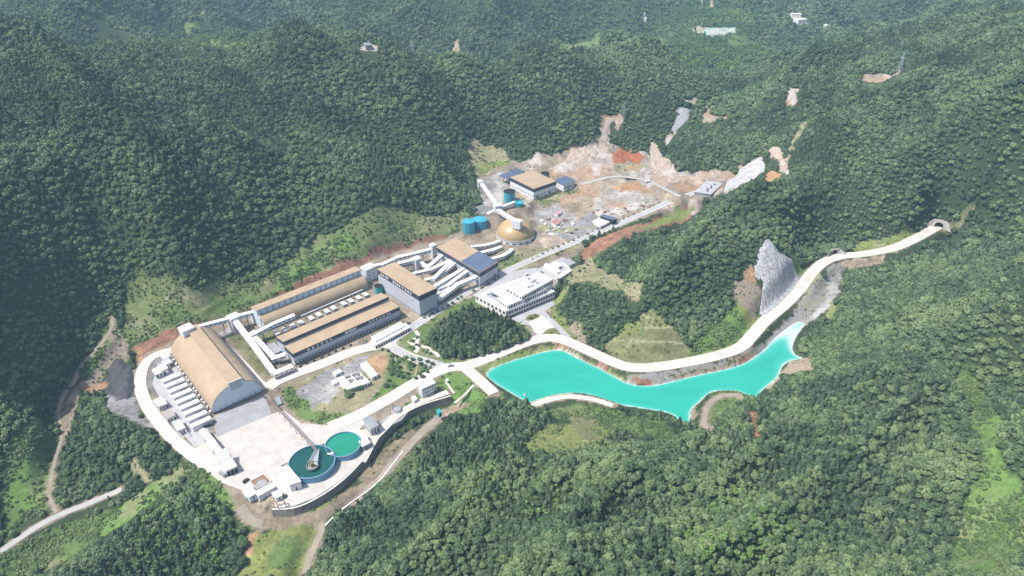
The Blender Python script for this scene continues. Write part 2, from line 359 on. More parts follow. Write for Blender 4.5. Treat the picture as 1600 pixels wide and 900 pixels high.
POND = [p for p in smooth_line(POND + [POND[0]], 3.0)][:-1]
s_ = window(POND, 26); d_, _, _ = seg_dist(XX[s_], YY[s_], POND); in_ = inside(XX[s_], YY[s_], POND)
sd_ = np.where(in_, -d_, d_)
bowl = POND_Z + np.where(sd_ < 0, np.maximum(sd_ * .5, -4.0) - .15, sd_ * .30)
wg_ = 1 - sstep(3, 16, sd_)
HH[s_] = np.where(sd_ < 3, bowl, HH[s_] * (1 - wg_) + bowl * wg_)
for k_ in ('tunnel', 'dam', 'bank', 'spur'): corridor(ROADS[k_][0], ROADS[k_][1], 6)
# ---------------------------------------------------------------- what covers the land: zones (ground colour, tree and shrub cover)
GRASS = (.115, .17, .055); GRASSY = (.20, .235, .075); OLIVE = (.17, .175, .085); DRY = (.26, .235, .14); BRIGHT = (.135, .225, .06)
SOIL = (.265, .215, .16); PINK = (.40, .315, .25); TAN = (.34, .27, .195); REDB = (.235, .125, .085); RED = (.285, .15, .095); ORANGE = (.36, .225, .13)
GRAVEL = (.27, .26, .255); LGRAV = (.33, .315, .30); COAL = (.075, .078, .085); PALE = (.43, .385, .335); WOODF = (.05, .072, .032)
# colour, shrub density (0..1), pixels;  '@' zones keep their trees
ZONES = [
((.15, .185, .075), .5, "190,540 196,455 215,422 262,430 305,462 350,437 402,440 448,412 495,370 555,345 612,322 655,335 692,335 728,322 735,348 690,372 590,404 470,452 400,486 290,525"),
(BRIGHT, .75, "420,468 448,430 500,382 545,362 560,372 520,408 470,440"),
(GRASS, .6, "250,478 300,490 352,462 400,460 400,470 330,492 270,505"),
(REDB, .12, "205,548 250,520 320,505 395,480 470,438 545,402 600,388 690,362 700,372 600,404 480,452 400,488 300,524 230,558"),
(DRY, .25, "728,214 738,212 765,226 792,240 797,256 775,268 760,277 742,268 733,245"),
(GRASSY, .3, "742,258 770,252 795,248 797,260 772,272 755,278"),
(SOIL, .10, """205,592 222,555 250,540 292,524 330,508 372,490 400,482 480,448 566,412 600,398 684,374 722,362 735,372 780,395 800,405 905,372 912,385 880,420 872,440 862,470 880,510
 905,540 935,552 860,530 830,530 790,545 745,562 770,612 762,618 728,590 706,617 660,632 625,650 602,673 588,688 560,728 530,756 492,781 459,793 427,795 380,770 345,757 288,716 240,665 220,630"""),
(SOIL, .08, "720,372 722,342 755,338 748,300 744,282 775,262 800,252 830,246 880,240 905,228 940,235 985,240 1010,244 1050,272 1100,268 1140,258 1150,282 1122,304 1098,312 1000,342 905,378 800,408 770,392"),
(PINK, .0, "855,262 885,250 893,232 925,226 950,236 985,252 1040,272 1060,280 1035,292 985,284 940,284 905,286"),
(PINK, .0, "1016,228 1024,224 1036,245 1050,262 1062,272 1140,262 1150,280 1085,290 1040,276 1022,262"),
(RED, .0, "958,238 970,234 985,230 998,240 1008,246 1005,252 960,254"),
(TAN, .0, "895,250 900,232 925,226 936,240 930,252"),
(DRY, .1, "958,254 1005,252 1020,270 1000,278 965,268"),
(TAN, .02, "905,290 960,282 1010,284 1035,300 1060,310 1000,338 905,374 850,352 840,330 870,318"),
(LGRAV, .03, "835,330 870,318 905,345 920,365 905,374 860,372 838,352"),
(ORANGE, .02, "955,292 990,284 1015,290 1005,305 965,300"),
(PALE, .0, "930,310 960,300 1010,302 1020,315 985,330 960,345 930,350"),
(GRAVEL, .0, "900,312 918,302 932,306 915,316"), (GRAVEL, .02, "890,355 920,330 950,348 930,362 905,372"),
(GRAVEL, .05, "742,330 752,300 750,284 780,268 800,275 792,300 780,322 760,338"),
(OLIVE, .2, "838,312 900,292 905,298 850,322"),
(SOIL, .05, "722,395 735,372 778,360 782,378 770,390 740,385"),
(PINK, .0, "842,375 850,360 880,372 905,378 870,390 848,386"),
(DRY, .12, "770,405 800,396 845,388 905,378 915,382 790,432 782,425"),
(GRASS, .3, "768,428 775,410 800,398 815,404 800,425 785,435"),
(RED, .03, "905,392 920,382 1000,350 1070,318 1098,312 1100,322 1070,345 1000,365 985,372 925,405 905,408"),
(GRASSY, .2, "985,362 1060,322 1085,322 1062,345 1010,358"),
(DRY, .2, "880,440 905,408 925,400 930,412 1005,440 1000,470 985,470 970,455 920,440 890,445"),
(GRASSY, .3, "866,470 880,448 890,450 870,480 905,545 940,556 935,562 900,548 872,525 858,492"),
(SOIL, .2, "885,515 900,505 925,550 910,550"),
(GREENY := (.13, .19, .06), .35, "700,620 640,650 606,672 606,660 650,615 700,585"),
(BRIGHT, .45, "684,594 712,578 728,590 762,622 745,645 718,648 705,620 692,612"),
(DRY, .1, "440,608 500,576 600,545 612,548 608,585 570,630 500,660 470,655"),
(GRAVEL, .03, "462,612 505,580 575,556 585,565 545,590 520,620 490,640"),
(LGRAV, .03, "478,610 515,592 530,612 512,632 488,632"),
(ORANGE, .0, "572,562 602,552 603,575 592,592 580,590"),
(GREENY, .6, "440,612 455,605 480,640 560,648 600,600 612,548 645,556 690,580 610,618 540,658 500,662 468,655"),
(BRIGHT, .5, "460,632 480,622 500,652 475,655"), (BRIGHT, .4, "520,652 560,640 600,610 612,616 545,655 525,660"),
(GREENY, .3, "615,540 650,512 665,505 660,540 700,560 735,565 690,570 655,562 628,548"),
(GRASS, .3, "660,510 680,492 700,480 745,462 780,470 832,520 800,535 740,560 680,556 655,535"),
(OLIVE, .05, "362,512 378,512 418,562 428,590 410,585 385,560 355,525"),
(LGRAV, .0, "340,520 365,506 372,500 362,520 350,528"),
(OLIVE, .15, "398,525 425,512 440,535 425,545"),
(GREYG := (.24, .235, .23), .02, "228,590 240,562 262,556 275,580 330,668 325,700 300,690 262,640 250,622 238,612"),
(COAL, .0, "158,605 172,572 188,562 208,575 214,610 205,640 185,632 170,620"),
(GREYG, .02, "165,612 185,628 212,620 222,655 245,672 220,665 195,650 170,640"),
(ORANGE, .0, "210,540 222,548 224,565 212,568"), (ORANGE, .05, "130,605 165,595 168,605 135,612"),
(SOIL, .2, "150,570 180,512 200,528 200,560 165,575 155,600 128,604"),
(GRASS, .7, "118,600 150,540 178,495 190,508 160,552 140,585"),
(SOIL, .1, "100,690 90,655 110,610 130,600 118,640 108,680"),
(GRASS, .7, "0,715 55,650 88,680 82,730 78,795 40,815 0,845"), (BRIGHT, .5, "10,760 60,700 80,720 70,780 20,810"),
(GRASS, .7, "0,870 60,835 110,815 220,775 280,725 292,740 240,775 150,840 100,880 60,900 0,900"), (BRIGHT, .6, "120,830 190,790 250,745 275,740 240,780 160,840"),
(BRIGHT, .85, "285,726 322,735 348,762 376,792 392,818 390,835 365,800 330,775 300,750"),
(DRY, .2, "198,715 222,722 245,745 232,752 205,735"),
(GRASSY, .12, "402,832 470,822 500,822 490,858 478,900 365,900 385,860"), (GRASS, .3, "430,850 470,840 480,860 440,890 415,890"),
(ORANGE, .1, "385,835 402,830 395,860 380,872"),
(SOIL, .05, "345,757 380,772 427,797 470,795 500,800 440,828 398,830 372,795"),
(TAN, .08, "480,806 540,782 592,745 630,690 690,640 720,625 735,632 690,655 655,690 620,725 560,785 505,815"),
((.27, .22, .15), .1, "560,745 600,700 640,670 655,680 610,735 572,760"),
(GRASSY, .4, "428,803 470,803 500,790 545,765 540,775 500,800 440,812"),
(GRASSY, .5, "815,690 850,665 930,658 962,672 930,695 870,708 830,704"), (GRASSY, .2, "832,690 880,680 930,684 900,702 850,704"),
(GRASS, .6, "850,640 900,632 960,640 1040,660 1060,690 1000,680 930,655 870,655"), (OLIVE, .3, "890,650 930,655 935,690 905,690"),
(GRASSY, .4, "742,575 790,556 850,540 880,542 920,562 960,582 985,596 960,602 900,570 860,555 800,570 760,590"),
(REDB, .1, "922,572 942,566 950,585 935,590"), (REDB, .1, "866,538 884,540 886,550 868,548"),
(GRAVEL, .2, "975,584 1030,582 1080,574 1150,560 1190,540 1230,498 1262,455 1300,412 1330,404 1312,432 1304,470 1262,508 1240,504 1215,526 1185,556 1150,574 1080,592 1030,604 985,602"),
(SOIL, .4, "1040,585 1120,572 1180,548 1185,556 1130,578 1060,594"), (RED, .1, "1150,562 1172,555 1176,565 1152,574"), (RED, .05, "990,590 1020,592 1015,602 992,600"),
(LGRAV, .0, "1262,505 1290,470 1300,430 1318,428 1308,470 1275,500"), (TAN, .05, "1300,412 1340,402 1385,397 1380,410 1330,418"),
(GRASSY, .2, "1300,470 1312,480 1300,498 1285,500"),
(OLIVE, .12, "940,542 985,512 1025,488 1050,510 1078,545 1076,562 1000,572 965,562"),
(GRASSY, .35, "940,542 960,530 985,505 1020,480 1045,500 1010,515"),
(BRIGHT, .75, "1075,548 1100,520 1150,480 1172,500 1170,525 1120,552 1080,560"),
(ORANGE, .1, "1158,425 1170,410 1182,420 1182,442 1162,438"), (SOIL, .25, "1145,440 1180,440 1192,455 1190,485 1170,500 1150,470"),
(GRASSY, .3, "1150,470 1175,498 1190,490 1186,500 1165,515"),
(BRIGHT, .3, "1225,400 1240,395 1270,425 1250,440 1238,412"),
(GRASSY, .3, "1330,392 1350,375 1390,370 1440,358 1400,384 1350,395"),
(OLIVE, .3, "1440,360 1452,340 1490,336 1520,330 1480,362"),
(RED, .1, "1168,640 1180,648 1190,680 1182,685 1172,660"), (TAN, .1, "1075,632 1092,625 1088,650 1078,655"), (TAN, .15, "1195,605 1236,566 1262,560 1272,578 1225,585 1205,608"),
(GRASS, .6, "1120,605 1180,610 1180,622 1130,640 1115,670 1105,640"),
(BRIGHT, .75, "1518,650 1535,610 1552,640 1560,700 1598,760 1610,850 1560,900 1500,905 1500,800 1530,730"), (GRASS, .8, "1500,560 1530,590 1545,640 1525,650"),
(LGRAV, .0, "1062,166 1080,172 1070,192 1054,207 1049,202 1058,182"), (TAN, .0, "1062,148 1092,156 1085,162 1064,160"), (TAN, .1, "1036,222 1048,206 1052,210 1042,226"),
(TAN, .0, "1100,165 1106,164 1110,180 1138,182 1125,190 1100,192"),
(TAN, .0, "925,222 944,182 975,183 976,190 952,190 950,205 960,230 945,240 945,205 934,224"), (TAN, 0, "965,186 973,186 970,202 964,200"),
(NETC := (.45, .43, .41), .0, "1138,284 1160,258 1186,246 1198,264 1176,280 1150,292 1128,304"),
(PINK, .1, "1202,230 1218,228 1226,242 1236,268 1226,275 1218,252 1206,244"), (ORANGE, .05, "1195,272 1222,272 1210,285 1198,288"),
(ORANGE, .0, "1228,134 1242,138 1250,160 1232,162"), (TAN, .1, "1345,118 1382,112 1412,112 1410,118 1350,126"), (DRY, .3, "1262,190 1240,230 1230,250 1245,200"),
# beyond the ridges
(GRASS, .85, "150,20 175,22 240,52 300,58 380,66 400,72 330,70 250,66 205,56"), (GRASS, .85, "285,45 310,20 325,5 335,5 325,30 300,50"),
(GRASS, .85, "1000,50 1040,40 1080,42 1060,52"), (GRASSY, .8, "1140,58 1180,66 1230,68 1200,78 1150,72"), (GRASS, .85, "1420,30 1460,8 1500,2 1470,18 1440,36"), (GRASS, .85, "830,70 900,58 960,50 980,52 930,68 870,80"),
(GRASS, .85, "110,0 140,5 200,45 222,55 205,56 150,30"), (GRASSY, .85, "262,52 300,28 320,15 325,25 300,45 280,60"),
(PALE, 0, "555,78 572,64 590,70 592,82"), (TAN, 0, "706,68 720,66 714,86 708,84"),
(GRASS, .3, "840,72 900,62 940,60 935,70 880,75"), (GRASS, .3, "1125,56 1190,68 1198,76 1150,74"),
((.33, .45, .36), 0, "1080,45 1118,43 1152,44 1150,52 1108,56 1090,50"), (PALE, 0, "1090,0 1118,0 1120,8 1100,6"),
(PALE, 0, "1233,22 1250,22 1262,38 1246,42 1240,32"), (PALE, 0, "1285,40 1296,42 1294,46 1284,44"),
(GRASS, .3, "1400,40 1440,10 1450,14 1420,40"),
]
ZP = []
col = np.empty(XX.shape + (3,)); col[:] = WOODF
tree_ok = np.ones(XX.shape); shrub = np.zeros(XX.shape)
wob = 4.5 * np.clip(np.hypot(XX, YY) / 700, .8, 4)
zx = XX + wob * (fbm(XX / 14 + 5, YY / 14, 3) - .5) * 2; zy = YY + wob * (fbm(XX / 14, YY / 14 + 8, 3) - .5) * 2
for c_, sh_, s in ZONES:
    poly = [G(*p[:2]) for p in pts_px(s)]; q = window(poly, 25)
    m = inside(zx[q], zy[q], poly)
    if not m.any(): continue
    col[q][m] = c_; tree_ok[q][m] = 0; shrub[q][m] = sh_
    ZP.append(poly)
for k_, (pl, wd) in ROADS.items():
    q = window(pl, 12); d, _, _ = seg_dist(XX[q], YY[q], pl, False); m = d < wd / 2 + (1.2 if k_ == 'gully' else 3.5); tree_ok[q][m] = 0; shrub[q][d < wd / 2 + 2.2] = 0
    m2 = (d < wd / 2 + 1.4); col[q][m2] = np.array(TAN) * .8
q = window(POND, 10); d, _, _ = seg_dist(XX[q], YY[q], POND); ins = inside(XX[q], YY[q], POND)
tree_ok[q][ins | (d < 5)] = 0; shrub[q][ins | (d < 3)] = 0; col[q][ins | (d < .5)] = (.42, .40, .32)
# blotches: drier and greener patches inside the open ground
def lerp3(a, b, t): return a + (np.array(b) - a) * t[..., None]
open_ = tree_ok < .5
n1 = fbm(XX / 26, YY / 26, 4); n2 = fbm(XX / 8 + 40, YY / 8, 3)
gr = shrub > .15
col = np.where((open_ & gr)[..., None], lerp3(col, DRY, sstep(.52, .75, n1) * .55), col)
col = np.where((open_ & gr)[..., None], lerp3(col, GRASS, sstep(.55, .8, n2) * .5), col)
bare = open_ & (shrub < .15)
col = np.where(bare[..., None], col * (1 + (.75 * (n1 - .5) + .8 * (n2 - .5)))[..., None], col)
n5 = fbm(XX / 34 + 60, YY / 20 + 3, 4); n6 = fbm(XX / 17 + 9, YY / 30 + 71, 4); qz = bare & (YY > 830) & (XX > -120)
col = np.where(qz[..., None], lerp3(col, (.36, .225, .135), sstep(.52, .68, n5) * .75), col)
col = np.where(qz[..., None], lerp3(col, (.50, .46, .42), sstep(.54, .66, n6) * .7), col)
col = np.where(qz[..., None], lerp3(col, (.24, .22, .20), sstep(.58, .7, fbm(XX / 12 + 5, YY / 22 + 31, 3)) * .6), col)
berm = open_ & (np.abs(XX) < 700) & (YY < 1100) & (HH > 3) & (np.abs(col[..., 0] - col[..., 1]) < .03) & (np.abs(((HH + .8 * (n2 - .5)) / 6.0 + .05) % 1 - .5) > .41)
col = np.where(berm[..., None], np.array((.30, .29, .17)), col)
col = np.clip(col, .01, .8)

quarry = bare & (YY > 860) & (HH > 6)
HH = HH + np.where(quarry, 1.8 * (fbm(XX / 13 + 3, YY / 13, 4) - .5) * 2, 0) * sstep(0, 1, n1 + .5)
for s in ("940,542 985,512 1025,488 1050,510 1078,545 1076,562 1000,572 965,562", "196,540 205,470 222,440 258,446 300,478 350,452 402,455 452,428 500,385 560,360 610,338 650,350 650,372 560,405 470,445 400,470 330,490 260,515"):
    poly = [G(*p[:2]) for p in pts_px(s)]; q = window(poly, 3); d, _, _ = seg_dist(XX[q], YY[q], poly); wq = np.where(inside(XX[q], YY[q], poly), sstep(0, 5, d), 0)
    f = HH[q] / 6.0; st_ = 6.0 * (np.floor(f) + sstep(.35, .8, f - np.floor(f))); HH[q] = HH[q] * (1 - wq) + st_ * wq
poly = [G(*p[:2]) for p in pts_px("850,260 905,232 1010,246 1060,270 1138,266 1146,280 1085,290 985,284 905,288 872,268")]; q = window(poly, 3); d, _, _ = seg_dist(XX[q], YY[q], poly)
wq = np.where(inside(XX[q], YY[q], poly), sstep(0, 5, d), 0); f = (HH[q] + 3 * (fbm(XX[q] / 30, YY[q] / 30, 2) - .5)) / 2.6; st_ = 2.6 * (np.floor(f) + sstep(.6, .9, f - np.floor(f))); HH[q] = HH[q] * (1 - wq) + st_ * wq
for k_ in ('haul', 'pit'): corridor(ROADS[k_][0], ROADS[k_][1], 6)
nx, ny = len(GX), len(GY)
me = bpy.data.meshes.new("terrain")
V = np.stack([XX, YY, HH], -1).reshape(-1, 3)
ii = (np.arange(ny - 1)[:, None] * nx + np.arange(nx - 1)[None]).ravel()
F = np.stack([ii, ii + 1, ii + nx + 1, ii + nx], -1)
me.vertices.add(len(V)); me.vertices.foreach_set("co", V.ravel().astype(np.float32))
me.loops.add(F.size); me.loops.foreach_set("vertex_index", F.ravel().astype(np.int32))
me.polygons.add(len(F)); me.polygons.foreach_set("loop_start", np.arange(0, F.size, 4, dtype=np.int32))
me.polygons.foreach_set("use_smooth", np.ones(len(F), bool)); me.update(calc_edges=True)
at_ = me.color_attributes.new("Cover", 'FLOAT_COLOR', 'POINT')
at_.data.foreach_set("color", np.c_[col.reshape(-1, 3), np.ones(nx * ny)].astype(np.float32).ravel())
def ground_mat():
    m = bpy.data.materials.new("ground_cover"); m.use_nodes = True; t = m.node_tree; N = t.nodes; L = t.links; b = N["Principled BSDF"]
    b.inputs["Roughness"].default_value = .95; b.inputs["Specular IOR Level"].default_value = .1
    a = N.new("ShaderNodeAttribute"); a.attribute_name = "Cover"; g = N.new("ShaderNodeNewGeometry")
    n = N.new("ShaderNodeTexNoise"); n.inputs["Scale"].default_value = .33; n.inputs["Detail"].default_value = 9; n.inputs["Roughness"].default_value = .78
    L.new(g.outputs["Position"], n.inputs["Vector"])
    r = N.new("ShaderNodeMapRange"); r.inputs[1].default_value = .25; r.inputs[2].default_value = .75; r.inputs[3].default_value = .38; r.inputs[4].default_value = 1.62
    L.new(n.outputs["Fac"], r.inputs[0])
    v = N.new("ShaderNodeVectorMath"); v.operation = 'SCALE'; L.new(a.outputs["Color"], v.inputs[0]); L.new(r.outputs[0], v.inputs["Scale"])
    L.new(v.outputs[0], b.inputs["Base Color"])
    bp = N.new("ShaderNodeBump"); bp.inputs["Strength"].default_value = .7; bp.inputs["Distance"].default_value = 1.0
    L.new(n.outputs["Fac"], bp.inputs["Height"]); L.new(bp.outputs[0], b.inputs["Normal"])
    return m
me.materials.append(ground_mat())
terrain = bpy.data.objects.new("terrain", me); COL.objects.link(terrain); tag(terrain, None, None, kind='structure')

# ---- pond
pm = bpy.data.materials.new("pond_water"); pm.use_nodes = True; N = pm.node_tree.nodes; L = pm.node_tree.links; b = N["Principled BSDF"]
b.inputs["Roughness"].default_value = .12; b.inputs["Specular IOR Level"].default_value = .5
a = N.new("ShaderNodeAttribute"); a.attribute_name = "Depth"; rp = N.new("ShaderNodeValToRGB"); L.new(a.outputs["Fac"], rp.inputs[0])
e = rp.color_ramp.elements; e[0].position = 0; e[0].color = (.56, .70, .66, 1); e[1].position = 1; e[1].color = (.022, .345, .25, 1)
for p_, c_ in ((.06, (.30, .54, .48)), (.18, (.08, .42, .355)), (.40, (.036, .40, .30)), (.72, (.028, .385, .285))): x_ = e.new(p_); x_.color = (*c_, 1)
L.new(rp.outputs[0], b.inputs["Base Color"])
g = N.new("ShaderNodeNewGeometry"); n = N.new("ShaderNodeTexNoise"); n.inputs["Scale"].default_value = .5; n.inputs["Detail"].default_value = 4; L.new(g.outputs["Position"], n.inputs["Vector"])
bp = N.new("ShaderNodeBump"); bp.inputs["Strength"].default_value = .18; L.new(n.outputs["Fac"], bp.inputs["Height"]); L.new(bp.outputs[0], b.inputs["Normal"])
q = window(POND, 6); gx, gy = XX[q], YY[q]; d, _, _ = seg_dist(gx, gy, POND); ins = inside(gx, gy, POND); keep = ins | (d < 3.2)
idx = -np.ones(gx.shape, int); idx[keep] = np.arange(keep.sum()); fs = []
for j in range(gx.shape[0] - 1):
    for i in range(gx.shape[1] - 1):
        f = (idx[j, i], idx[j, i + 1], idx[j + 1, i + 1], idx[j + 1, i])
        if min(f) >= 0: fs.append(f)
me = bpy.data.meshes.new("pond_water"); me.from_pydata([(x, y, POND_Z) for x, y in zip(gx[keep], gy[keep])], [], fs)
head = P(1235, 520, POND_Z)
dep = np.where(ins, d, 0)[keep] / 6.5
dep = dep * np.clip(np.hypot(gx[keep] - head[0], gy[keep] - head[1]) / 80, .06, 1) ** 1.2 + .12 * (fbm(gx[keep] / 12, gy[keep] / 12, 3) - .5)
at_ = me.attributes.new("Depth", 'FLOAT', 'POINT'); at_.data.foreach_set("value", np.clip(np.minimum(dep, .72 + .28 * sstep(.3, .7, fbm(gx[keep] / 50, gy[keep] / 22, 4))), 0, 1).astype(np.float32))
me.materials.append(pm); o = bpy.data.objects.new("pond_water", me); COL.objects.link(o); tag(o, None, None, kind='structure')

# ---- roads: paved ribbons a little above the land, with kerbs
def ribbon(mb, pl, off0, off1, dz, thick=.0):
    p = [np.array(q) for q in pl]; vs = []; uv = []; run = 0
    for i, c in enumerate(p):
        run += np.linalg.norm(p[i][:2] - p[i - 1][:2]) if i else 0; uv += [(run, off0), (run, off1)]
        t = (p[min(i + 1, len(p) - 1)] - p[max(i - 1, 0)])[:2]; t = t / (np.linalg.norm(t) + 1e-9); nr = np.array([-t[1], t[0]])
        vs += [(*(c[:2] + nr * off0), c[2] + dz), (*(c[:2] + nr * off1), c[2] + dz)]
    n = len(p); mb.add(vs, [[2 * i, 2 * i + 1, 2 * i + 3, 2 * i + 2] if off0 > off1 else [2 * i, 2 * i + 2, 2 * i + 3, 2 * i + 1] for i in range(n - 1)], uv)
    if thick:
        vs2 = [(x, y, z - thick) for x, y, z in vs]; o = vs + vs2; m = 2 * n
        mb.add(o, [[2 * i, 2 * i + 2, m + 2 * i + 2, m + 2 * i] for i in range(n - 1)] + [[2 * i + 1, m + 2 * i + 1, m + 2 * i + 3, 2 * i + 3] for i in range(n - 1)])
RNAME = dict(tunnel=("tunnel_road", M_CONCW, .30), works=("works_road", M_ASPH, .26), front=("workshop_road", M_CONCW, .34), ring=("ring_road", M_CONCW, .30), side=("side_road", M_CONCW, .30),
             dam=("dam_road", M_CONCW, .34), bank=("bank_road", M_CONCW, .30), farm=("farm_road", M_GTRACK, .25), gully=("gully_path", M_DIRT, .25), ditch=("dirt_road", M_DIRT, .25),
             meadow=("meadow_path", M_DIRT, .29), spur=("spur_path", M_DIRT, .25), pit=("quarry_path", M_DIRT, .3), edge=("edge_road", M_CONCW, .32), haul=("haul_road", M_GTRACK, .25))
for k_, (pl, wd) in ROADS.items():
    nm, m_, dz = RNAME[k_]; mb = MB(); ribbon(mb, pl, wd / 2, -wd / 2, dz, .6)
    tag(mb.build(nm, m_), None, None, kind='structure')
    if k_ in ('tunnel', 'works', 'ring', 'dam', 'front', 'edge'):
        mb = MB(); ribbon(mb, pl, wd / 2 + .7, wd / 2 + .02, dz + .14, .7); ribbon(mb, pl, -wd / 2 - .02, -wd / 2 - .7, dz + .14, .7)
        tag(mb.build(nm + "_kerb", M_KERB), None, None, kind='structure')
# ---- paved yards (level sheets)
def sheet(name, s, m, z, base=0.0):
    p = PL(s, base + z); mb = MB(); mb.prism([q[:2] for q in p], base + z - 3.0, base + z); tag(mb.build(name, m), None, None, kind='structure')
    q = window(p, 3); ins = inside(XX[q], YY[q], p); tree_ok[q][ins] = 0; shrub[q][ins] = 0
sheet("loading_yard", "335,684 425,647 444,641 470,661 520,665 545,655 566,645 582,652 560,672 598,668 612,664 650,634 657,629 600,672 586,687 558,727 528,754 491,778 458,791 428,792 436,774 398,768 380,766 346,754 292,713 302,702 322,690", M_CONC, .18)
sheet("shed_apron", "336,650 412,617 425,647 335,684", M_GREYC, .22)
sheet("filter_pavement", "238,600 246,570 262,560 272,568 326,664 322,690 304,700 262,646", M_ASPH, .14)
sheet("plaza_pavement", "826,503 847,492 866,511 858,514 845,522 836,519", M_CONCW, .20)
sheet("plaza_road", "812,506 832,491 850,486 868,502 888,522 905,541 898,545 880,531 868,526 845,528 832,532 838,524 828,508", M_ASPH, .15)
sheet("office_yard", "838,421 878,402 903,413 868,438", M_ASPH, .20, 1.0)
sheet("substation_pad", "590,662 605,650 640,641 628,656 605,668", M_GREYC, .21)
sheet("carport_pavement", "574,536 632,508 645,516 640,520 592,543", M_CONCW, .19)
sheet("works_junction", "604,541 618,534 624,546 646,553 680,562 697,568 693,571 683,571 664,562.5 634,553.5 604,547", M_ASPH, .235)
sheet("office_forecourt", "797,497 866,464 872,472 850,487 832,492 812,504", M_ASPH, .12)
sheet("office_apron", "738,461 770,440 800,424 838,418 842,423 800,440 776,452 750,466", M_ASPH, .13)
for nm, s in (("plaza_lawn", "821,497 826,492 836,490 844,492 842,496 832,500 824,501"), ("plaza_lawn_lower", "848,521 856,514 866,512 872,516 876,523 868,525 850,525")):
    sheet(nm, s, mat("lawn", (.17, .19, .07), .95, .35, 1.0), .28)
for nm, s, wd in (("park_path", "649,517 653,522 653,530 651,538 653,546 649,551", 3.6), ("park_path", "652,539 662,542 670,544 673,549 681,552 686,558", 3.6), ("park_path", "652,529 643,530 639,534 644,538 652,539", 3.2),
                  ("garden_path", "641,555 650,566 651,575 648,590", 1.8), ("garden_path", "617,552 618,566", 2), ("garden_path", "625,570 633,571 633,579 645,582", 1.6), ("dam_path", "697,596 703,606 710,615", 2), ("dam_path", "740,602 725,618 710,630", 2)):
    mb = MB(); pl = smooth_line(PL(s)); pl = [np.array([p[0], p[1], max(0, hz(p[0], p[1]))]) for p in pl]; ribbon(mb, pl, wd / 2, -wd / 2, .32, .5); tag(mb.build(nm, M_CONCW if 'garden' not in nm else M_DIRT), None, None, kind='structure')
    q = window(pl, 4); d, _, _ = seg_dist(XX[q], YY[q], pl, False); shrub[q][d < wd / 2 + 2.4] = 0
# ---------------------------------------------------------------- the works: buildings and plant
def quad(s, z):
    """three or four roof corners as pixels at height z -> world parallelogram (left, front, right, back)."""
    q = [P(a[0], a[1], z) for a in pts_px(s)]
    if len(q) == 3: q.append(q[0] + q[2] - q[1])
    return [np.array([p[0], p[1]]) for p in q]
def grow(q, d):
    c = sum(q) / len(q); return [p + (p - c) / np.linalg.norm(p - c) * d for p in q]
def mixq(q, a, b):
    """bilinear point of the quad: a along left->back... (front edge 1->2), b from front to back"""
    return (q[1] * (1 - a) + q[2] * a) * (1 - b) + (q[0] * (1 - a) + q[3] * a) * b
def wall_panels(mb, a, b, z0, z1, n, wfrac, out=.12, thick=.1, skip=()):
    """n upright panels along the wall a->b standing proud of it (outward = right of a->b)."""
    a, b = np.array(a[:2]), np.array(b[:2]); d = b - a; L_ = np.linalg.norm(d); d /= L_; nr = np.array([d[1], -d[0]]); st = L_ / n
    for i in range(n):
        if i in skip: continue
        c = a + d * st * (i + .5); h = st * wfrac / 2
        mb.prism([c - d * h + nr * .01, c + d * h + nr * .01, c + d * h + nr * (out), c - d * h + nr * (out)], z0, z1)
def ccw(q):
    a = sum(q[i][0] * q[(i + 1) % len(q)][1] - q[(i + 1) % len(q)][0] * q[i][1] for i in range(len(q))); return q if a > 0 else q[::-1]
def seat(q, z=None):
    c = sum(q) / len(q); return (c[0], c[1], float(hz(c[0], c[1])) if z is None else z)
def windows(root, a, b, z0, z1, n, wfrac, m=None, skip=(), name="window", out=.15):
    for i in range(n):
        if i in skip: continue
        mb = MB(); wall_panels(mb, a, b, z0, z1, n, wfrac, out, skip=[k for k in range(n) if k != i]); mb.build(name, m or M_GLASS, root)
def glyphs(root, a, b, zc, size, groups):
    """the white characters on a fascia: strokes too small to read at this distance."""
    a, b = np.array(a), np.array(b); d = b - a; L_ = np.linalg.norm(d); d /= L_; nr = np.array([d[1], -d[0]]); r = np.random.default_rng(3)
    for t in groups:
        mb = MB(); c = a + d * L_ * t; h = size / 2; k = size * .16
        for _ in range(3):
            zz = zc + (r.random() - .5) * size * .8; mb.prism([c - d * h + nr * .02, c + d * h + nr * .02, c + d * h + nr * .25, c - d * h + nr * .25], zz - k / 2, zz + k / 2)
        for _ in range(2):
            o = (r.random() - .5) * size * .7; mb.prism([c + d * (o - k / 2) + nr * .02, c + d * (o + k / 2) + nr * .02, c + d * (o + k / 2) + nr * .3, c + d * (o - k / 2) + nr * .3], zc - h, zc + h)
        mb.build("sign_character", M_WROOF, root)
def hall(name, label, cat, s, h, fascia, z=0.0, roof=M_ROOF, wallm=M_WALL, group=None, eave=.5, fascm=M_FASC, plinth=True):
    q = quad(s, z + h); c = seat(q, z); t = thing(name, label, cat, c, group); q = ccw(q)
    MB().prism(q, z - 1.5, z + h - fascia).build("wall", wallm, t)
    if fascia: MB().prism(grow(q, eave), z + h - fascia + .003, z + h).build("fascia", fascm, t)
    MB().prism(grow(q, eave - .35 if fascia else .4), z + h + .003, z + h + .45).build("roof", roof, t)
    if plinth: MB().prism(grow(q, .3), z - 1.5, z + 1.0).build("plinth", M_CONC, t)
    return t, quad(s, z + h)
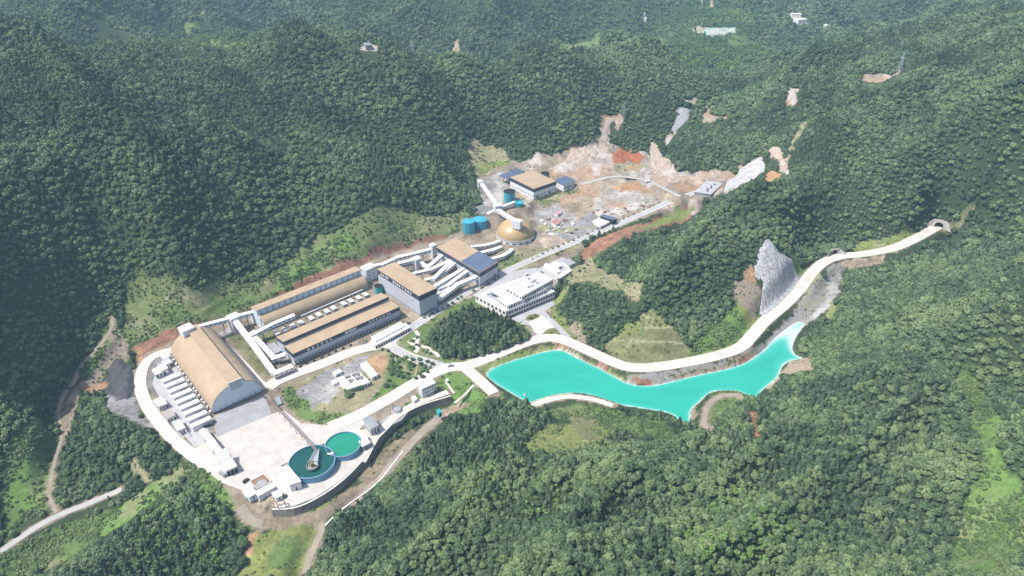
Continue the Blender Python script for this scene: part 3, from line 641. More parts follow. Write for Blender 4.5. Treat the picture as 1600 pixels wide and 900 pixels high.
# --- grinding hall
t, q = hall("grinding_hall", "tall hall with beige flat roof and navy band, west of the crossing white galleries", "hall", "589.5,421 654.5,463 682,450.5", 25, 5.5)
l_, f_, r_, b_ = q
glyphs(t, l_, f_, 22.3, 2.7, [.10, .15, .20, .25, .40, .45, .50, .55, .62, .69, .75, .81]); glyphs(t, f_, r_, 22.3, 2.7, [.16, .34, .62, .80])
windows(t, l_, f_, .6, 3.2, 20, .3, name="vent"); windows(t, f_, r_, 1, 3, 7, .5)
# --- screening hall with half its roof under blue panels
t, q = hall("screening_hall", "hall with half beige roof and half blue panel roof beside the round dome", "hall", "682.8,387 749.5,427 777.8,409.5", 17.5, 5.0)
l_, f_, r_, b_ = q; u = lambda a, b: l_ * (1 - a) * (1 - b) + f_ * a * (1 - b) + b_ * (1 - a) * b + r_ * a * b
MB().prism([u(.575, .012), u(.99, .012), u(.99, .99), u(.575, .99)], 18.1, 18.45).build("solar_panel", M_SOLAR, t)
glyphs(t, f_, r_, 15.0, 2.6, [.2, .32, .66, .8])
mb = MB(); wall_panels(mb, f_, r_, .2, 4.2, 9, .75, skip=[0, 1, 2, 3, 4, 5, 6, 8]); mb.build("door", M_DARK, t); windows(t, f_, r_, 1.2, 3.0, 9, .35, skip=(7,))
# --- flotation workshop: two long parallel roofs, the rear one higher
t, q = hall("long_workshop", "long low workshop with twin stepped beige roofs and navy fascias beside the white concrete road", "workshop", "444.5,541 458,553.5 623.5,480", 13, 4.0)
l_, f_, r_, b_ = q; q2 = quad("432,526.8 443,534.6 606.8,464.5", 17.5)
t['o'] = list(t['o']); k = quad("443,534.6 458,553.5 623.5,480", 13)
MB().prism(ccw(q2), -1.5, 14.4).build("rear_wall", M_WALL, t); MB().prism(grow(ccw(q2), .5), 14.403, 17.5).build("rear_fascia", M_FASC, t)
MB().prism(grow(ccw(q2), .2), 17.503, 17.95).build("rear_roof", M_ROOF, t)
MB().prism(ccw([q2[1], l_, b_, q2[2]]), -1.5, 9.0).build("link_wall", M_WALL, t); MB().prism(ccw([q2[1] * .98 + l_ * .02, l_ * .98 + q2[1] * .02, b_ * .98 + q2[2] * .02, q2[2] * .98 + b_ * .02]), 13.0, 13.4).build("link_roof", M_ROOF, t)
glyphs(t, f_, r_, 11, 2.5, [.13, .17, .21, .25, .29, .33] + [.47, .485, .50, .515, .53, .545, .56] + [.70, .735, .77, .805, .84, .875, .90]); windows(t, f_, r_, .8, 3.0, 34, .5)
mb = MB(); wall_panels(mb, f_, r_, 3.6, 4.1, 1, .98, out=1.6); mb.build("canopy", M_GREYC, t)
for i, (x_, y_) in enumerate(pts_px("470,574 480,569.5 491,565 503,560 514,555 525,550 536,545.5 548,540.5")):
    p = P(x_, y_, 0); t = thing("pump_skid", f"dark pump skid along the front wall of the long workshop, {['first', 'second', 'third', 'fourth', 'fifth', 'sixth', 'seventh', 'eighth'][i]} from its left end", "pump", p, "pump skids along the workshop")
    mb = MB(); az_ = math.atan2(*(P(623, 480, 13) - P(458, 553, 13))[[1, 0]]); mb.box((p[0], p[1], -.2), (3.5, 1.8, .8), az_); mb.build("skid_base", M_GREYC, t); mb = MB(); mb.bar((p[0] - 1, p[1] - 1, 1.2), (p[0] + 1, p[1] + 1, 1.2), .6, 10); mb.build("motor", M_DARK, t)
# --- the arched sheds
def arch_shed(name, label, cat, fl, fr, back_len_px, h, mon_w, mon_h, wallm, skym, z=0.0, off=.5, front_base=3.0, zb=0.0, power=.92):
    """barrel roof over the front edge fl->fr, run back by a vector, with a raised monitor along the crown."""
    fl, fr = np.array(fl[:2]), np.array(fr[:2]); wv = fr - fl; W = np.linalg.norm(wv); wd = wv / W; bv = np.array(back_len_px); D = np.linalg.norm(bv); bd = bv / D
    c = fl + wv / 2 + bv / 2; t = thing(name, label, cat, (c[0], c[1], z)); N_ = 28
    pr = [(W / 2 - W / 2 * math.cos(math.pi * i / N_), front_base + (h - front_base) * math.sin(math.pi * i / N_) ** power) for i in range(N_ + 1)]
    def at(a, zz, s): p = fl + wd * a + bd * s; return (p[0], p[1], z + zz)
    n = N_ + 1; K = 14; vs = [at(a, zz, D * k / K) for k in range(K + 1) for a, zz in pr]
    fs = [[k * n + i, k * n + i + 1, (k + 1) * n + i + 1, (k + 1) * n + i] for k in range(K) for i in range(N_)]
    al = np.concatenate([[0], np.cumsum([math.dist(pr[i], pr[i + 1]) for i in range(N_)])])
    uv = [(D * k / K, al[i]) for k in range(K + 1) for i in range(n)]
    mb = MB(); mb.add(vs, [f[::-1] for f in fs], uv)
    vs2 = [at(a * .985 + W * .0075, zz - .5, D * k / K) for k in range(K + 1) for a, zz in pr]; mb.add(vs2, fs, uv); mb.build("roof", M_ROOF, t)
    for nm, s in (("front_wall", .25), ("back_wall", D - .25)):
        mb = MB(); pp = [at(a, max(zz - .3, 0), s) for a, zz in pr]; po = [at(a, max(zz - .3, 0), s + .35) for a, zz in pr]; m_ = len(pp)
        bs = [at(0.1, zb if nm == "front_wall" else -1.5, s), at(W - .1, zb if nm == "front_wall" else -1.5, s), at(W - .1, zb if nm == "front_wall" else -1.5, s + .35), at(.1, zb if nm == "front_wall" else -1.5, s + .35)]
        mb.add(pp + [bs[1], bs[0]], [list(range(m_ + 2))]); mb.add(po + [bs[2], bs[3]], [list(range(m_ + 2))[::-1]]); mb.build(nm, wallm, t)
    for nm, a in (("side_wall", 0), ("side_wall", W - .4)):
        p = [at(a, 0, 0), at(a + .4, 0, 0), at(a + .4, 0, D), at(a, 0, D)]; MB().prism([x[:2] for x in p], z - 1.5, z + front_base).build(nm, M_GREYC, t)
    a0 = W * off - mon_w / 2; a1 = a0 + mon_w; zt = h + mon_h
    for nm, zz0, zz1, m_, e in (("monitor", h - 6, zt, skym, 0), ("monitor_roof", zt + .003, zt + .5, M_ROOF, .5)):
        p = [at(a0 - e, 0, -.4 - e), at(a1 + e, 0, -.4 - e), at(a1 + e, 0, D + e), at(a0 - e, 0, D + e)]; MB().prism([x[:2] for x in p], z + zz0, z + zz1).build(nm, m_, t)
    return t, at, W, D
fl, fr = P(333.5, 648, 0), P(412, 612, 0); bk = P(269, 558, 0)
t, at, W, D = arch_shed("ore_shed", "large barrel roofed beige shed with pale blue end wall facing the concrete yard", "shed", fl, fr, (bk - fl)[:2], 21.5, 10, 2.2, M_BLUEW, M_SKYL, zb=1.6, off=.53, power=1.06)
mb = MB(); p = [at(2, 0, .9), at(W - 2, 0, .9), at(W - 2, 0, 3), at(2, 0, 3)]; mb.prism([x[:2] for x in p], -.5, 2.2); mb.build("loading_opening", M_GREYC, t)
for i in range(9):
    mb = MB(); a = 2 + (W - 4) * i / 8; c = at(a, 0, .35); mb.box((c[0], c[1], -.5), (.8, .8, 4.0)); mb.build("column", M_GREYC, t)
mb = MB(); a = [at(W * .53 - 6.2, 0, -.35), at(W * .53 + 6.2, 0, -.35), at(W * .53 + 6.2, 0, .2), at(W * .53 - 6.2, 0, .2)]; mb.prism([x[:2] for x in a], 16, 24.3); mb.build("gable", M_BLUEW, t)
p0, p1 = at(-1.2, 0, 0), at(-1.2, 0, D)
for i in range(16):
    f = (i + .5) / 16; c = np.array(p0) * (1 - f) + np.array(p1) * f; MB().box((c[0], c[1], -.5), (1.6, 1.6, 3.2 + .6 * (i % 3))).build("buttress", M_PLAST, t)
fl, fr = P(416, 518, 0), P(576, 452, 0)
wdir = (fr - fl)[:2]; bkv = P(399, 497, 0)[:2] - P(416, 518, 0)[:2]
# its long front is the eave: the arch spans back to front, so the "front" edge runs from the far to the near left corner
nl = P(416, 518, 0)[:2]; dirb = quad("432,526.8 443,534.6 606.8,464.5", 17.5); dv = (dirb[0] - dirb[1]); dv /= np.linalg.norm(dv)
t, at, W, D = arch_shed("concentrate_shed", "long beige barrel shed with pale blue clerestory along its crown below the red bank", "shed", nl + dv * 30, nl, wdir, 15.0, 9.5, 5.0, M_BLUEW, mat('clerestory_sheet', (.62, .70, .80), .4, .08, .3), off=.50, front_base=3.5)
for i in range(18):
    f = (i + .5) / 18; c = at(W * .50 + 4.85, 0, D * f); MB().box((c[0], c[1], 14.4), (.45, .45, 5.4), math.atan2(wdir[1], wdir[0])).build("mullion", M_FASC, t)
p = [at(W * .12, 0, -.5), at(W * .80, 0, -.5), at(W * .80, 0, -.1), at(W * .12, 0, -.1)]; MB().prism([x[:2] for x in p], -1, 13).build("end_wall", M_BLUEW, t)
# --- crusher building, standing higher
z = 14.0
t, q = hall("crusher_hall", "square beige roofed hall with white walls on the raised terrace beyond the dome", "hall", "797,277.5 834,295.5 869,283.5", 15, 4.5, z=z, wallm=M_WHITE)
l_, f_, r_, b_ = q
windows(t, l_, f_, z + 3.5, z + 5.2, 12, .35); windows(t, f_, r_, z + 3.5, z + 5.2, 9, .3, skip=(1, 6)); windows(t, f_, r_, z, z + 4.5, 9, .7, M_DARK, skip=(0, 2, 3, 4, 5, 7, 8), name="door")
q2 = quad("778.6,274.5 793.5,279.5 821,267.5", z + 10); q3 = quad("873,285.5 881,289.5 899,282.5", z + 9)
w_ = thing("blue_roof_annex", "open sided annex with blue roof on the uphill side of the crusher hall", "annex", seat(q2, z)); MB().prism(ccw(q2), z + 9.4, z + 10).build("roof", M_SOLAR, w_)
for c in list(q2) + [(q2[0] + q2[1]) / 2, (q2[1] + q2[2]) / 2]: c = c + (sum(q2) / 4 - c) * .05; MB().box((c[0], c[1], z - 1), (.8, .8, 10.4)).build("column", M_GREYC, w_)
MB().prism(ccw([q2[0] * .6 + q2[3] * .4, q2[1] * .6 + q2[2] * .4, q2[2], q2[3]]), z - 1, z + 9.3).build("wall", M_WALL, w_)
w_ = thing("office_annex", "low white blue roofed annex with dark window row right of the crusher hall", "annex", seat(q3, z)); q3 = list(q3)
d3 = (q3[0] - q3[1]); q3 = [q3[1] + d3 * 2.0, q3[1], q3[2], q3[2] + d3 * 2.0]
MB().prism(ccw(q3), z - 1, z + 8.4).build("wall", M_WHITE, w_); MB().prism(grow(ccw(q3), .6), z + 8.403, z + 9).build("roof", M_SOLAR, w_); windows(w_, q3[1], q3[2], z + 3, z + 5.6, 9, .5); windows(w_, q3[1], q3[2], z, z + 2.6, 9, .5, M_DARK, skip=(0, 1, 2, 4, 5, 6, 7), name="door")
# --- ore dome
c = P(805.6, 369.5, 2); t = thing("ore_dome", "round bronze coloured dome on a white ring wall", "dome", c); RD = 23.5
MB().lathe(c, [(RD + .4, -1), (RD + .4, 5.0), (RD - 1, 5.01)], 72).build("ring_wall", M_WHITE, t)
MB().lathe(c, [((RD - .6) * math.cos(a), 5.02 + 17.5 * math.sin(a)) for a in np.linspace(0, math.pi / 2 * .995, 22)], 72).build("dome_shell", M_DOME, t, True)
MB().lathe(c, [(RD + .7, 4.6), (RD + .7, 5.3), (RD - .8, 5.35)], 72).build("ring_beam", M_GREYC, t)
mb = MB(); mb.lathe(c, [(RD + .55, 1.0), (RD + .55, 2.6)], 36); mb.f = mb.f[::2]; mb.uv = sum([[mb.uv[4 * i + j] for j in range(4)] for i in range(0, 36, 2)], []); mb.build("opening_row", M_DARK, t)
# --- tanks and silos
def tank(name, label, px, py, z, r, h, m, water=None, wz=None, cat="tank", group=None, ring=True, top=None, at_top=False):
    c = P(px, py, z + (h if at_top else 0)); c[2] = z; t = thing(name, label, cat, c, group)
    if water is not None:
        MB().lathe(c, [(r, -1), (r, h), (r - .5, h + .02), (r - .5, -1)], 64).build("tank_wall", m, t)
        MB().lathe(c, [(r - .52, wz), (r * .5, wz), (.02, wz)], 64).build("water", water, t)
        if ring: MB().lathe(c, [(r + .35, h - .5), (r + .35, h - .2), (r, h - .2)], 64).build("walkway_rim", M_STEEL, t)
    else:
        MB().lathe(c, [(r, -1), (r, h)], 40).build("tank_wall", m, t); MB().lathe(c, [(r + .2, h), (r + .2, h + .35), (r - .6, h + .36), (r - .6, h - .6), (.02, h - .6)] if top else [(r + .15, h), (r + .15, h + .3), (r * .5, h + .9), (.02, h + 1.2)], 40).build("lid", top or m, t)
        lp = MB(); a = -2.0; 
        for o in (-.35, .35): lp.bar((c[0] + (r + .3) * math.cos(a) + o, c[1] + (r + .3) * math.sin(a), z), (c[0] + (r + .3) * math.cos(a) + o, c[1] + (r + .3) * math.sin(a), z + h + .8), .09)
        lp.build("ladder", M_STEEL, t)
    return t, c
W_DK = mat("thickener_water", (.012, .085, .075), .12, .25, .15, spec=.4); W_GR = mat("green_water", (.02, .24, .15), .15, .15, .15, spec=.4)
cpx = 488.9, 729.5
t, c = tank("thickener_tank", "larger round blue tank of dark green water with a steel bridge over it", *cpx, 0, 17.4, 6.2, M_TANKW, W_DK, 5.4)
mb = MB(); ra = P(496.5, 703, 7.5); cc = np.array([c[0], c[1], 7.6]); cc = P(487.8, 727.5, 7.6)
dd = (ra - cc)[:2]; LL = np.linalg.norm(dd); dd /= LL; nn = np.array([-dd[1], dd[0]])
for k in (-1, 1):
    e0 = ra[:2] + nn * 1.0 * k; e1 = cc[:2] + nn * 3.4 * k + dd * 2.0
    for zz in (7.2, 9.0): mb.bar((*e0, zz), (*e1, zz), .22)
    for i in range(9): f = i / 8; p = e0 * (1 - f) + e1 * f; mb.bar((*p, 7.2), (*p, 9.0), .14); g = min(1, f + .125); p2 = e0 * (1 - g) + e1 * g; mb.bar((*p, 7.2), (*p2, 9.0), .12)
for i in range(12): f = i / 11; wd_ = 1.0 + 2.4 * f; p = ra[:2] * (1 - f) + (cc[:2] + dd * 2) * f; mb.prism([p - nn * wd_ - dd * .45, p + nn * wd_ - dd * .45, p + nn * wd_ + dd * .45, p - nn * wd_ + dd * .45], 7.0, 7.15)
mb.build("bridge_truss", M_LATT, t)
mb = MB(); mb.lathe((cc[0], cc[1], 0), [(4.6, 6.7), (4.6, 8.3), (4.2, 8.3), (4.2, 6.9), (.1, 6.9)], 28); mb.build("drive_platform", M_STEEL, t)
mb = MB(); mb.lathe((cc[0], cc[1], 0), [(1.3, 6.9), (1.3, 10.2), (.7, 10.8), (.02, 10.9)], 20); mb.box((cc[0] + 1.8, cc[1], 6.9), (1.6, 1.2, 1.6)); mb.box((cc[0] - 1.6, cc[1] + .8, 6.9), (1.2, 1.6, 1.2)); mb.build("rake_drive", M_RUST, t)
mb = MB(); mb.bar((c[0], c[1], -1), (c[0], c[1], 7), .8, 10); mb.build("centre_column", M_STEEL, t)
t2, c2 = tank("green_water_tank", "smaller round blue tank of bright green water beside the white pump house", 537.3, 701.5, 0, 13.9, 5.6, M_TANKW, W_GR, 4.6)
mb = MB(); a = P(511, 709, 6); b = P(519.5, 710, 6); mb.bar(a, b, .5, 8); a = P(519, 711.5, 4.5); mb.box((a[0], a[1], 4.5), (2.2, 2.2, 2.4)); mb.build("inlet_box", M_WHITE, t2)
tank("water_silo", "left one of two teal steel tanks at the forest edge", 732.8, 362, 5, 7.6, 14.5, M_TEAL, group="pair of teal tanks")
tank("water_silo", "wider teal steel tank touching its twin at the forest edge", 750.2, 355, 5, 9.0, 11, M_TEAL, group="pair of teal tanks")
tank("silo", "tall teal silo with black open top below the crusher hall", 796, 316, 12, 7.4, 15.5, M_TEAL, top=M_DARK)
tank("mixing_tank", "short bright teal tank in front of the tall silo", 810.5, 325, 11, 5.8, 8, mat("bright_teal", (.04, .36, .40), .5, .3, .5), top=mat("bright_teal", (.04, .36, .40)))
tank("water_silo", "small teal tank with black top beside the tall grinding hall", 592.5, 458, 0, 4.2, 9, mat("bright_teal", (.04, .36, .40)), top=M_DARK)
tank("round_cistern", "small round white cistern on the lawn beside the plant edge road", 619, 642, 0, 4.0, 2.6, M_WROOF, top=M_GREYC)
tank("vent_stack", "black topped wide stack behind the crusher hall roof", 852, 270.5, 14, 6.0, 13.5, M_GREYC, top=M_DARK, at_top=True)
# --- covered conveyor galleries and transfer towers
def gallery(label, s, w=4.2, h=3.4, trestle=True, group="white conveyor galleries", step=22, roofm=M_WROOF, wallm=M_WHITE, name="conveyor_gallery"):
    p = [P(*a) for a in pts_px(s)]; c = sum(p) / len(p); t = thing(name, label, "conveyor gallery", (c[0], c[1], 0), group)
    secs = []
    for i, a in enumerate(p):
        d = (p[min(i + 1, len(p) - 1)] - p[max(i - 1, 0)])[:2]; d /= np.linalg.norm(d) + 1e-9; nr = np.array([-d[1], d[0]]); secs.append((a, nr))
    def tube(z0, z1, hw, mm, nm, lift=0):
        vs = []
        for a, nr in secs:
            l, r_ = a[:2] + nr * hw, a[:2] - nr * hw; vs += [(*l, a[2] + z0), (*r_, a[2] + z0), (*r_, a[2] + z1), (a[0], a[1], a[2] + z1 + lift), (*l, a[2] + z1)]
        n = 5; fs = [[5 * i + k, 5 * (i + 1) + k, 5 * (i + 1) + (k + 1) % n, 5 * i + (k + 1) % n] for i in range(len(secs) - 1) for k in range(n)] + [[0, 1, 2, 3, 4], [5 * (len(secs) - 1) + k for k in (4, 3, 2, 1, 0)]]
        mb = MB(); mb.add(vs, fs); return mb.build(nm, mm, t)
    tube(-h, 0, w / 2, wallm, "gallery_body"); tube(.004, .25, w / 2 + .25, roofm, "roof", .35)
    for k in (-1, 1):
        for i in range(len(p) - 1):
            L_ = np.linalg.norm(p[i + 1] - p[i]); n = max(1, int(L_ / 4.5)); d = (p[i + 1] - p[i]) / L_
            for j in range(n):
                f0, f1 = (j + .3) / n, (j + .7) / n; nr = secs[i][1] * k * (w / 2 + .06); a = p[i] + (p[i + 1] - p[i]) * f0; b = p[i] + (p[i + 1] - p[i]) * f1
                wn = MB(); wn.add([(a[0] + nr[0], a[1] + nr[1], a[2] - 2.1), (b[0] + nr[0], b[1] + nr[1], b[2] - 2.1), (b[0] + nr[0], b[1] + nr[1], b[2] - 1.1), (a[0] + nr[0], a[1] + nr[1], a[2] - 1.1)], [[0, 1, 2, 3]]); wn.build("window", M_GLASS, t)
    if trestle:
        for i in range(len(p) - 1):
            L_ = np.linalg.norm(p[i + 1] - p[i]); n = max(1, round(L_ / step))
            for j in range(n):
                f = (j + .5) / n; a = p[i] * (1 - f) + p[i + 1] * f; zg = float(hz(a[0], a[1])); zt = a[2] - h - .02
                if zt - zg < 1.5: continue
                nr = secs[i][1]; mb = MB(); l0, l1 = a[:2] + nr * (w / 2 - .3), a[:2] - nr * (w / 2 - .3); e0, e1 = a[:2] + nr * (w / 2 + .5), a[:2] - nr * (w / 2 + .5)
                mb.bar((*e0, zg - .5), (*l0, zt), .3); mb.bar((*e1, zg - .5), (*l1, zt), .3); zm = (zg + zt) / 2; mb.bar((*(e0 + l0) / 2, zm), (*(e1 + l1) / 2, zm), .2); mb.bar((*e0, zg), (*(e1 + l1) / 2, zm), .16); mb.bar((*(e1 + l1) / 2, zm), (*l0, zt), .16)
                mb.build("trestle", M_STEEL, t)
    return t
def tower(label, px, py, zr, d, rot, name="transfer_tower", group="white transfer towers", m=M_WHITE, base=None):
    c = P(px, py, zr); zg = float(hz(c[0], c[1])) if base is None else base; t = thing(name, label, "tower", (c[0], c[1], zg), group)
    MB().box((c[0], c[1], zg - 1), (d[0], d[1], zr - zg + 1), R(rot)).build("wall", m, t); MB().box((c[0], c[1], zr + .003), (d[0] + .8, d[1] + .8, .5), R(rot)).build("roof", M_WROOF, t)
    mb = MB(); ca, sa = math.cos(R(rot)), math.sin(R(rot))
    for sgn, ax in ((-1, 1), (-1, 0), (1, 0)):
        for zz in np.arange(zg + 2.5, zr - 2, 4.5):
            for o in (-.25, .25):
                lx, ly = (o * d[0], sgn * d[1] / 2 + sgn * .05) if ax else (sgn * d[0] / 2 + sgn * .05, o * d[1])
                mb.box((c[0] + lx * ca - ly * sa, c[1] + lx * sa + ly * ca, zz), (.9 if ax else .12, .12 if ax else .9, 1.4), R(rot))
    mb.build("window_grid", M_GLASS, t); return t
AX = 47
tower("tallest white transfer tower, at the back end of the large ore shed", 290.5, 512, 27, (11, 10), AX)
tower("white transfer tower at the corner where two long galleries meet, left of the long sheds", 364.5, 494, 17, (10, 9), AX)
tower("small white transfer tower between the two sheds, at the upper end of the short gallery", 395, 521, 12, (6, 6), AX)
tower("white transfer tower between the long clerestory shed and the tall grinding hall", 575.5, 417, 15, (14, 10), AX)
tower("small white tower at the back corner of the screening hall", 676, 382.5, 17, (6, 6), AX)
tower("white tower block among the crossing galleries near the grinding hall roof", 650.5, 403.5, 15, (8, 7), AX)
tower("white transfer station between the silos and the forest, joining three galleries", 777.5, 320, 24, (9, 8), 20)
tower("white tower at the top of the gallery climbing beside the forest edge", 750, 283, 26, (6, 6), 20)
gallery("white gallery from the tallest tower along the red bank to the corner tower", "300,512,21 361,496,15.5")
gallery("short white gallery from the corner tower to the blue end wall of the clerestory shed", "371,493,15 397,486.5,14", trestle=True)
gallery("long white gallery sloping from the corner tower down past the grass strip", "366,499,15 398,541,10 428,582,6.5", w=5)
gallery("second white gallery parallel to the long sloping one, nearer the workshop", "396,524,10.5 427,557,6", w=4.4)
gallery("short white gallery turning to the left end of the long workshop", "424,560,6.5 446,553,9", w=5)
gallery("low white gallery from the foot of the long sloping one to the workshop corner", "426,584,6 457,571,6", w=5.5)
gallery("white gallery climbing from the small tower over the lower roof of the clerestory shed", "393,523,10 425,506,14 460,491.5,16", w=4.2)
gallery("long white gallery along the red bank from the transfer tower up to the screening hall", "582,415,12 597,412.5,12 621,401.5,12.5 673,389,16", w=4.6)
gallery("white gallery from the grinding hall roof to the white tower block", "622,411,14 650,404.5,14", w=4.4)
gallery("short white gallery descending from the white tower block to the screening hall side", "652,404,13 668,417.5,8", w=4)
gallery("highest white gallery from the screening hall wall, nearest the white tower block", "690.5,398,13 666,419,9")
gallery("white gallery forking left from the screening hall to the back of the grinding hall", "705.5,405.5,12 673,420.5,12 645,427,12")
gallery("steep white gallery from the middle of the screening hall to the grinding hall", "706.5,406.5,12 676.5,436,13.5")
gallery("white gallery from the same screening hall point, right of the steep one", "711.5,409,12 684,432,10 664,437,12")
gallery("white gallery between the right half of the screening hall and the grinding hall's middle", "725,418.5,12 679,447,15")
gallery("white gallery running just right of its twin from the screening hall", "732,421,11 698.5,446,11", w=4)
gallery("flat white gallery crossing low between the two halls", "703,443.5,10 683,450.5,12")
gallery("wide white gallery from the screening hall's right corner to the grinding hall", "747,430,12 715,443.5,10 684,467,7", w=5)
gallery("white gallery underneath the wide one, beside the grinding hall wall", "714,442,9 682,459,8", w=4)
gallery("upper curved white gallery from the screening hall to the dome ring", "736,385,6 757,383,6 771,379.5,6 780,376,6")
gallery("middle curved white gallery from the screening hall to the dome ring", "751,394.5,6 769,390.5,6 783,385,6")
gallery("lower curved white gallery from the screening hall to the dome ring, beside the grass", "768.5,404,6 786,399,6 796,393,6 800,388.5,6")
gallery("white gallery climbing from the transfer station over the crown of the dome", "778,327,21 803,343,27", w=5.4)
gallery("white gallery down from the forest edge tower to the transfer station", "750.5,284,24 774.5,317,20", w=4.6)
gallery("white gallery between the transfer station and the tall teal silo", "779,325,19 804,315,21", w=3.6)
gallery("low white gallery from the transfer station toward the forest edge", "777,326,18 759,335,13", w=3.8)
tower("white head house on top of the bronze dome", 807.5, 345, 30, (11, 7), -25, base=22.0, name="head_house", group=None)
gallery("bright white gallery from the filter row to the loading bay in the yard", "315,671,6 329,687,7 342,705,9", w=4.6)
# pipe bridge from the shed to the thickener
t = thing("pipe_bridge", "long thin red brown pipe bridge from the ore shed corner to the dark tank", "pipe bridge", P(450, 655, 0))
a, b = P(413.5, 617, 6.5), P(493, 703, 8.0); MB().bar(a, b, .5, 8).build("pipe", M_RED, t); o_ = np.array([.9, .6, 0]); MB().bar(a + o_, b + o_, .25, 8).build("pipe", M_STEEL, t); MB().bar(a + np.array([.4, .2, -1.0]), b + np.array([.4, .2, -1.0]), .45).build("beam", M_STEEL, t)
for i in range(9): f = (i + .5) / 9; p = a * (1 - f) + b * f; MB().bar((p[0] + .4, p[1] + .2, -.5), (p[0] + .4, p[1] + .2, p[2] - 1.4), .28).build("post", M_STEEL, t)
# --- rows of like units: built once, then copied with their parts
def copy_tree(o, loc, rz, label, sc=None):
    r_ = o.copy(); COL.objects.link(r_); r_.location = tuple(map(float, loc)); r_.rotation_euler = (0, 0, rz); r_['label'] = label
    if sc: r_.scale = sc
    for ch in list(o.children):
        c_ = ch.copy(); COL.objects.link(c_); c_.parent = r_
        for g_ in list(ch.children): d_ = g_.copy(); COL.objects.link(d_); d_.parent = c_
    return r_
def local(name, label, cat, group): t = bpy.data.objects.new(name, None); COL.objects.link(t); t['o'] = [0, 0, 0]; t.empty_display_size = 3; return tag(t, label, cat, group)
ORD = ["first", "second", "third", "fourth", "fifth", "sixth", "seventh", "eighth", "ninth", "tenth", "eleventh", "twelfth", "thirteenth"]
f0 = local("filter_house", "", "filter house", "white filter houses beside the ore shed")
MB().box((0, 0, -1), (15.5, 4.3, 6.2)).build("wall", M_WHITE, f0); MB().box((0, 0, 5.203), (16.2, 4.9, .4)).build("roof", M_WROOF, f0)
mb = MB()
for i in range(4): mb.box((3.2 + i * 1.2 - .8, -3.0, 2.2), (.9, 1.7, 2.9))
mb.build("filter_bag", M_STEEL, f0); MB().box((2.9, -3.05, -.5), (5.6, 1.6, 2.6)).build("hopper", M_DARK, f0)
a, b = P(267.5, 590, 5.2), P(314, 659, 5.2); rz = math.atan2(*(P(411, 612, 0) - P(333, 648, 0))[[1, 0]])
for i in range(9):
    p = a * (1 - i / 8) + b * i / 8; lb = f"white filter house in the row beside the ore shed, {ORD[i]} from its back end"
    if i == 0: f0.location = (p[0], p[1], 0); f0.rotation_euler = (0, 0, rz); f0['label'] = lb
    else: copy_tree(f0, (p[0], p[1], 0), rz, lb)
g0 = local("flat_white_tray", "", "roof unit", "white flat units between the long sheds")
MB().box((0, 0, -1), (4.0, 6.2, 5.2)).build("wall", M_GREYC, g0); MB().box((0, 0, 4.203), (4.6, 6.8, .4)).build("roof", M_WROOF, g0)
az = math.atan2(*((P(623, 480, 13) - P(458, 553, 13))[[1, 0]]))
cs = "432,519.5 444.5,514.5 458,508.5 470,503.5 486,496.5 498,491 510.5,485.5 521,480.5 537,473.5 548,469.5 560.5,464.5 571,459.5"
for i, (x_, y_) in enumerate(pts_px(cs)):
    p = P(x_, y_, 4.4); lb = f"flat white unit between the long sheds, {ORD[i]} from their left end"
    if i == 0: g0.location = (p[0], p[1], 0); g0.rotation_euler = (0, 0, az); g0['label'] = lb
    else: copy_tree(g0, (p[0], p[1], 0), az, lb)
t = thing("pipe_rack", "thin white pipe rack running behind the row of flat white units", "pipe rack", P(500, 485, 0))
a, b = P(470, 494, 5), P(567, 452.5, 5); MB().bar(a, b, .6).build("pipe", M_WROOF, t)
for i in range(8): f = (i + .5) / 8; p = a * (1 - f) + b * f; MB().bar((p[0], p[1], -.5), (p[0], p[1], 4.5), .25).build("post", M_STEEL, t)
# --- smaller buildings
def small(name, label, s, h, z=0.0, wallm=M_PLAST, roofm=M_WROOF, cat="building", nw=0, group=None, parapet=False, door=True, storeys=1):
    q = quad(s, z + h); t = thing(name, label, cat, seat(q, z), group); qc = ccw(q)
    MB().prism(qc, z - 1.5, z + h).build("wall", wallm, t)
    if parapet:
        MB().prism(grow(qc, -.35), z + h - .02, z + h + .06).build("roof", roofm, t)
        mb = MB()
        for i in range(4):
            a, b = qc[i], qc[(i + 1) % 4]; d = (b - a) / np.linalg.norm(b - a); n_ = np.array([-d[1], d[0]]) * .35; mb.prism([a, b, b + n_, a + n_], z + h + .003, z + h + 1.0)
        mb.build("parapet", wallm, t)
    else: MB().prism(grow(qc, .5), z + h + .003, z + h + .4).build("roof", roofm, t)
    sh_ = h / storeys
    for k in range(storeys):
        if nw:
            windows(t, q[1], q[2], z + sh_ * k + 1.1, z + sh_ * k + sh_ * .78, nw, .5); n2 = max(1, round(nw * np.linalg.norm(q[0] - q[1]) / np.linalg.norm(q[2] - q[1]))); windows(t, q[0], q[1], z + sh_ * k + 1.1, z + sh_ * k + sh_ * .78, n2, .4)
    if door: mb = MB(); wall_panels(mb, q[1], q[2], z, z + min(3.2, h * .7), 5, .6, out=.22, skip=[0, 1, 2, 3] if nw else [0, 1, 3, 4]); mb.build("door", M_DARK, t)
    return t, q
small("sump_house", "low grey flat building between the second white gallery and the workshop end", "415,541 428,553.5 441,547.5", 4, wallm=M_GREYC, roofm=M_GREYC)
small("dormitory_house", "white three storey house with dark window rows beside the plant edge road", "652.5,602 659.5,609 681,599", 10, nw=6, storeys=3, parapet=True, cat="house")
t, q = small("pump_house", "white pump house with a long roof beside the dark round tank", "434,734 452.5,757.5 470,752", 7.5, wallm=M_WHITE, cat="pump house")
t, q = small("chlorine_house", "grey roofed white plant house between the grey pad and bright green tank", "567,656 579,671 592,664", 7.5, wallm=M_WHITE, roofm=M_STEEL, nw=3)
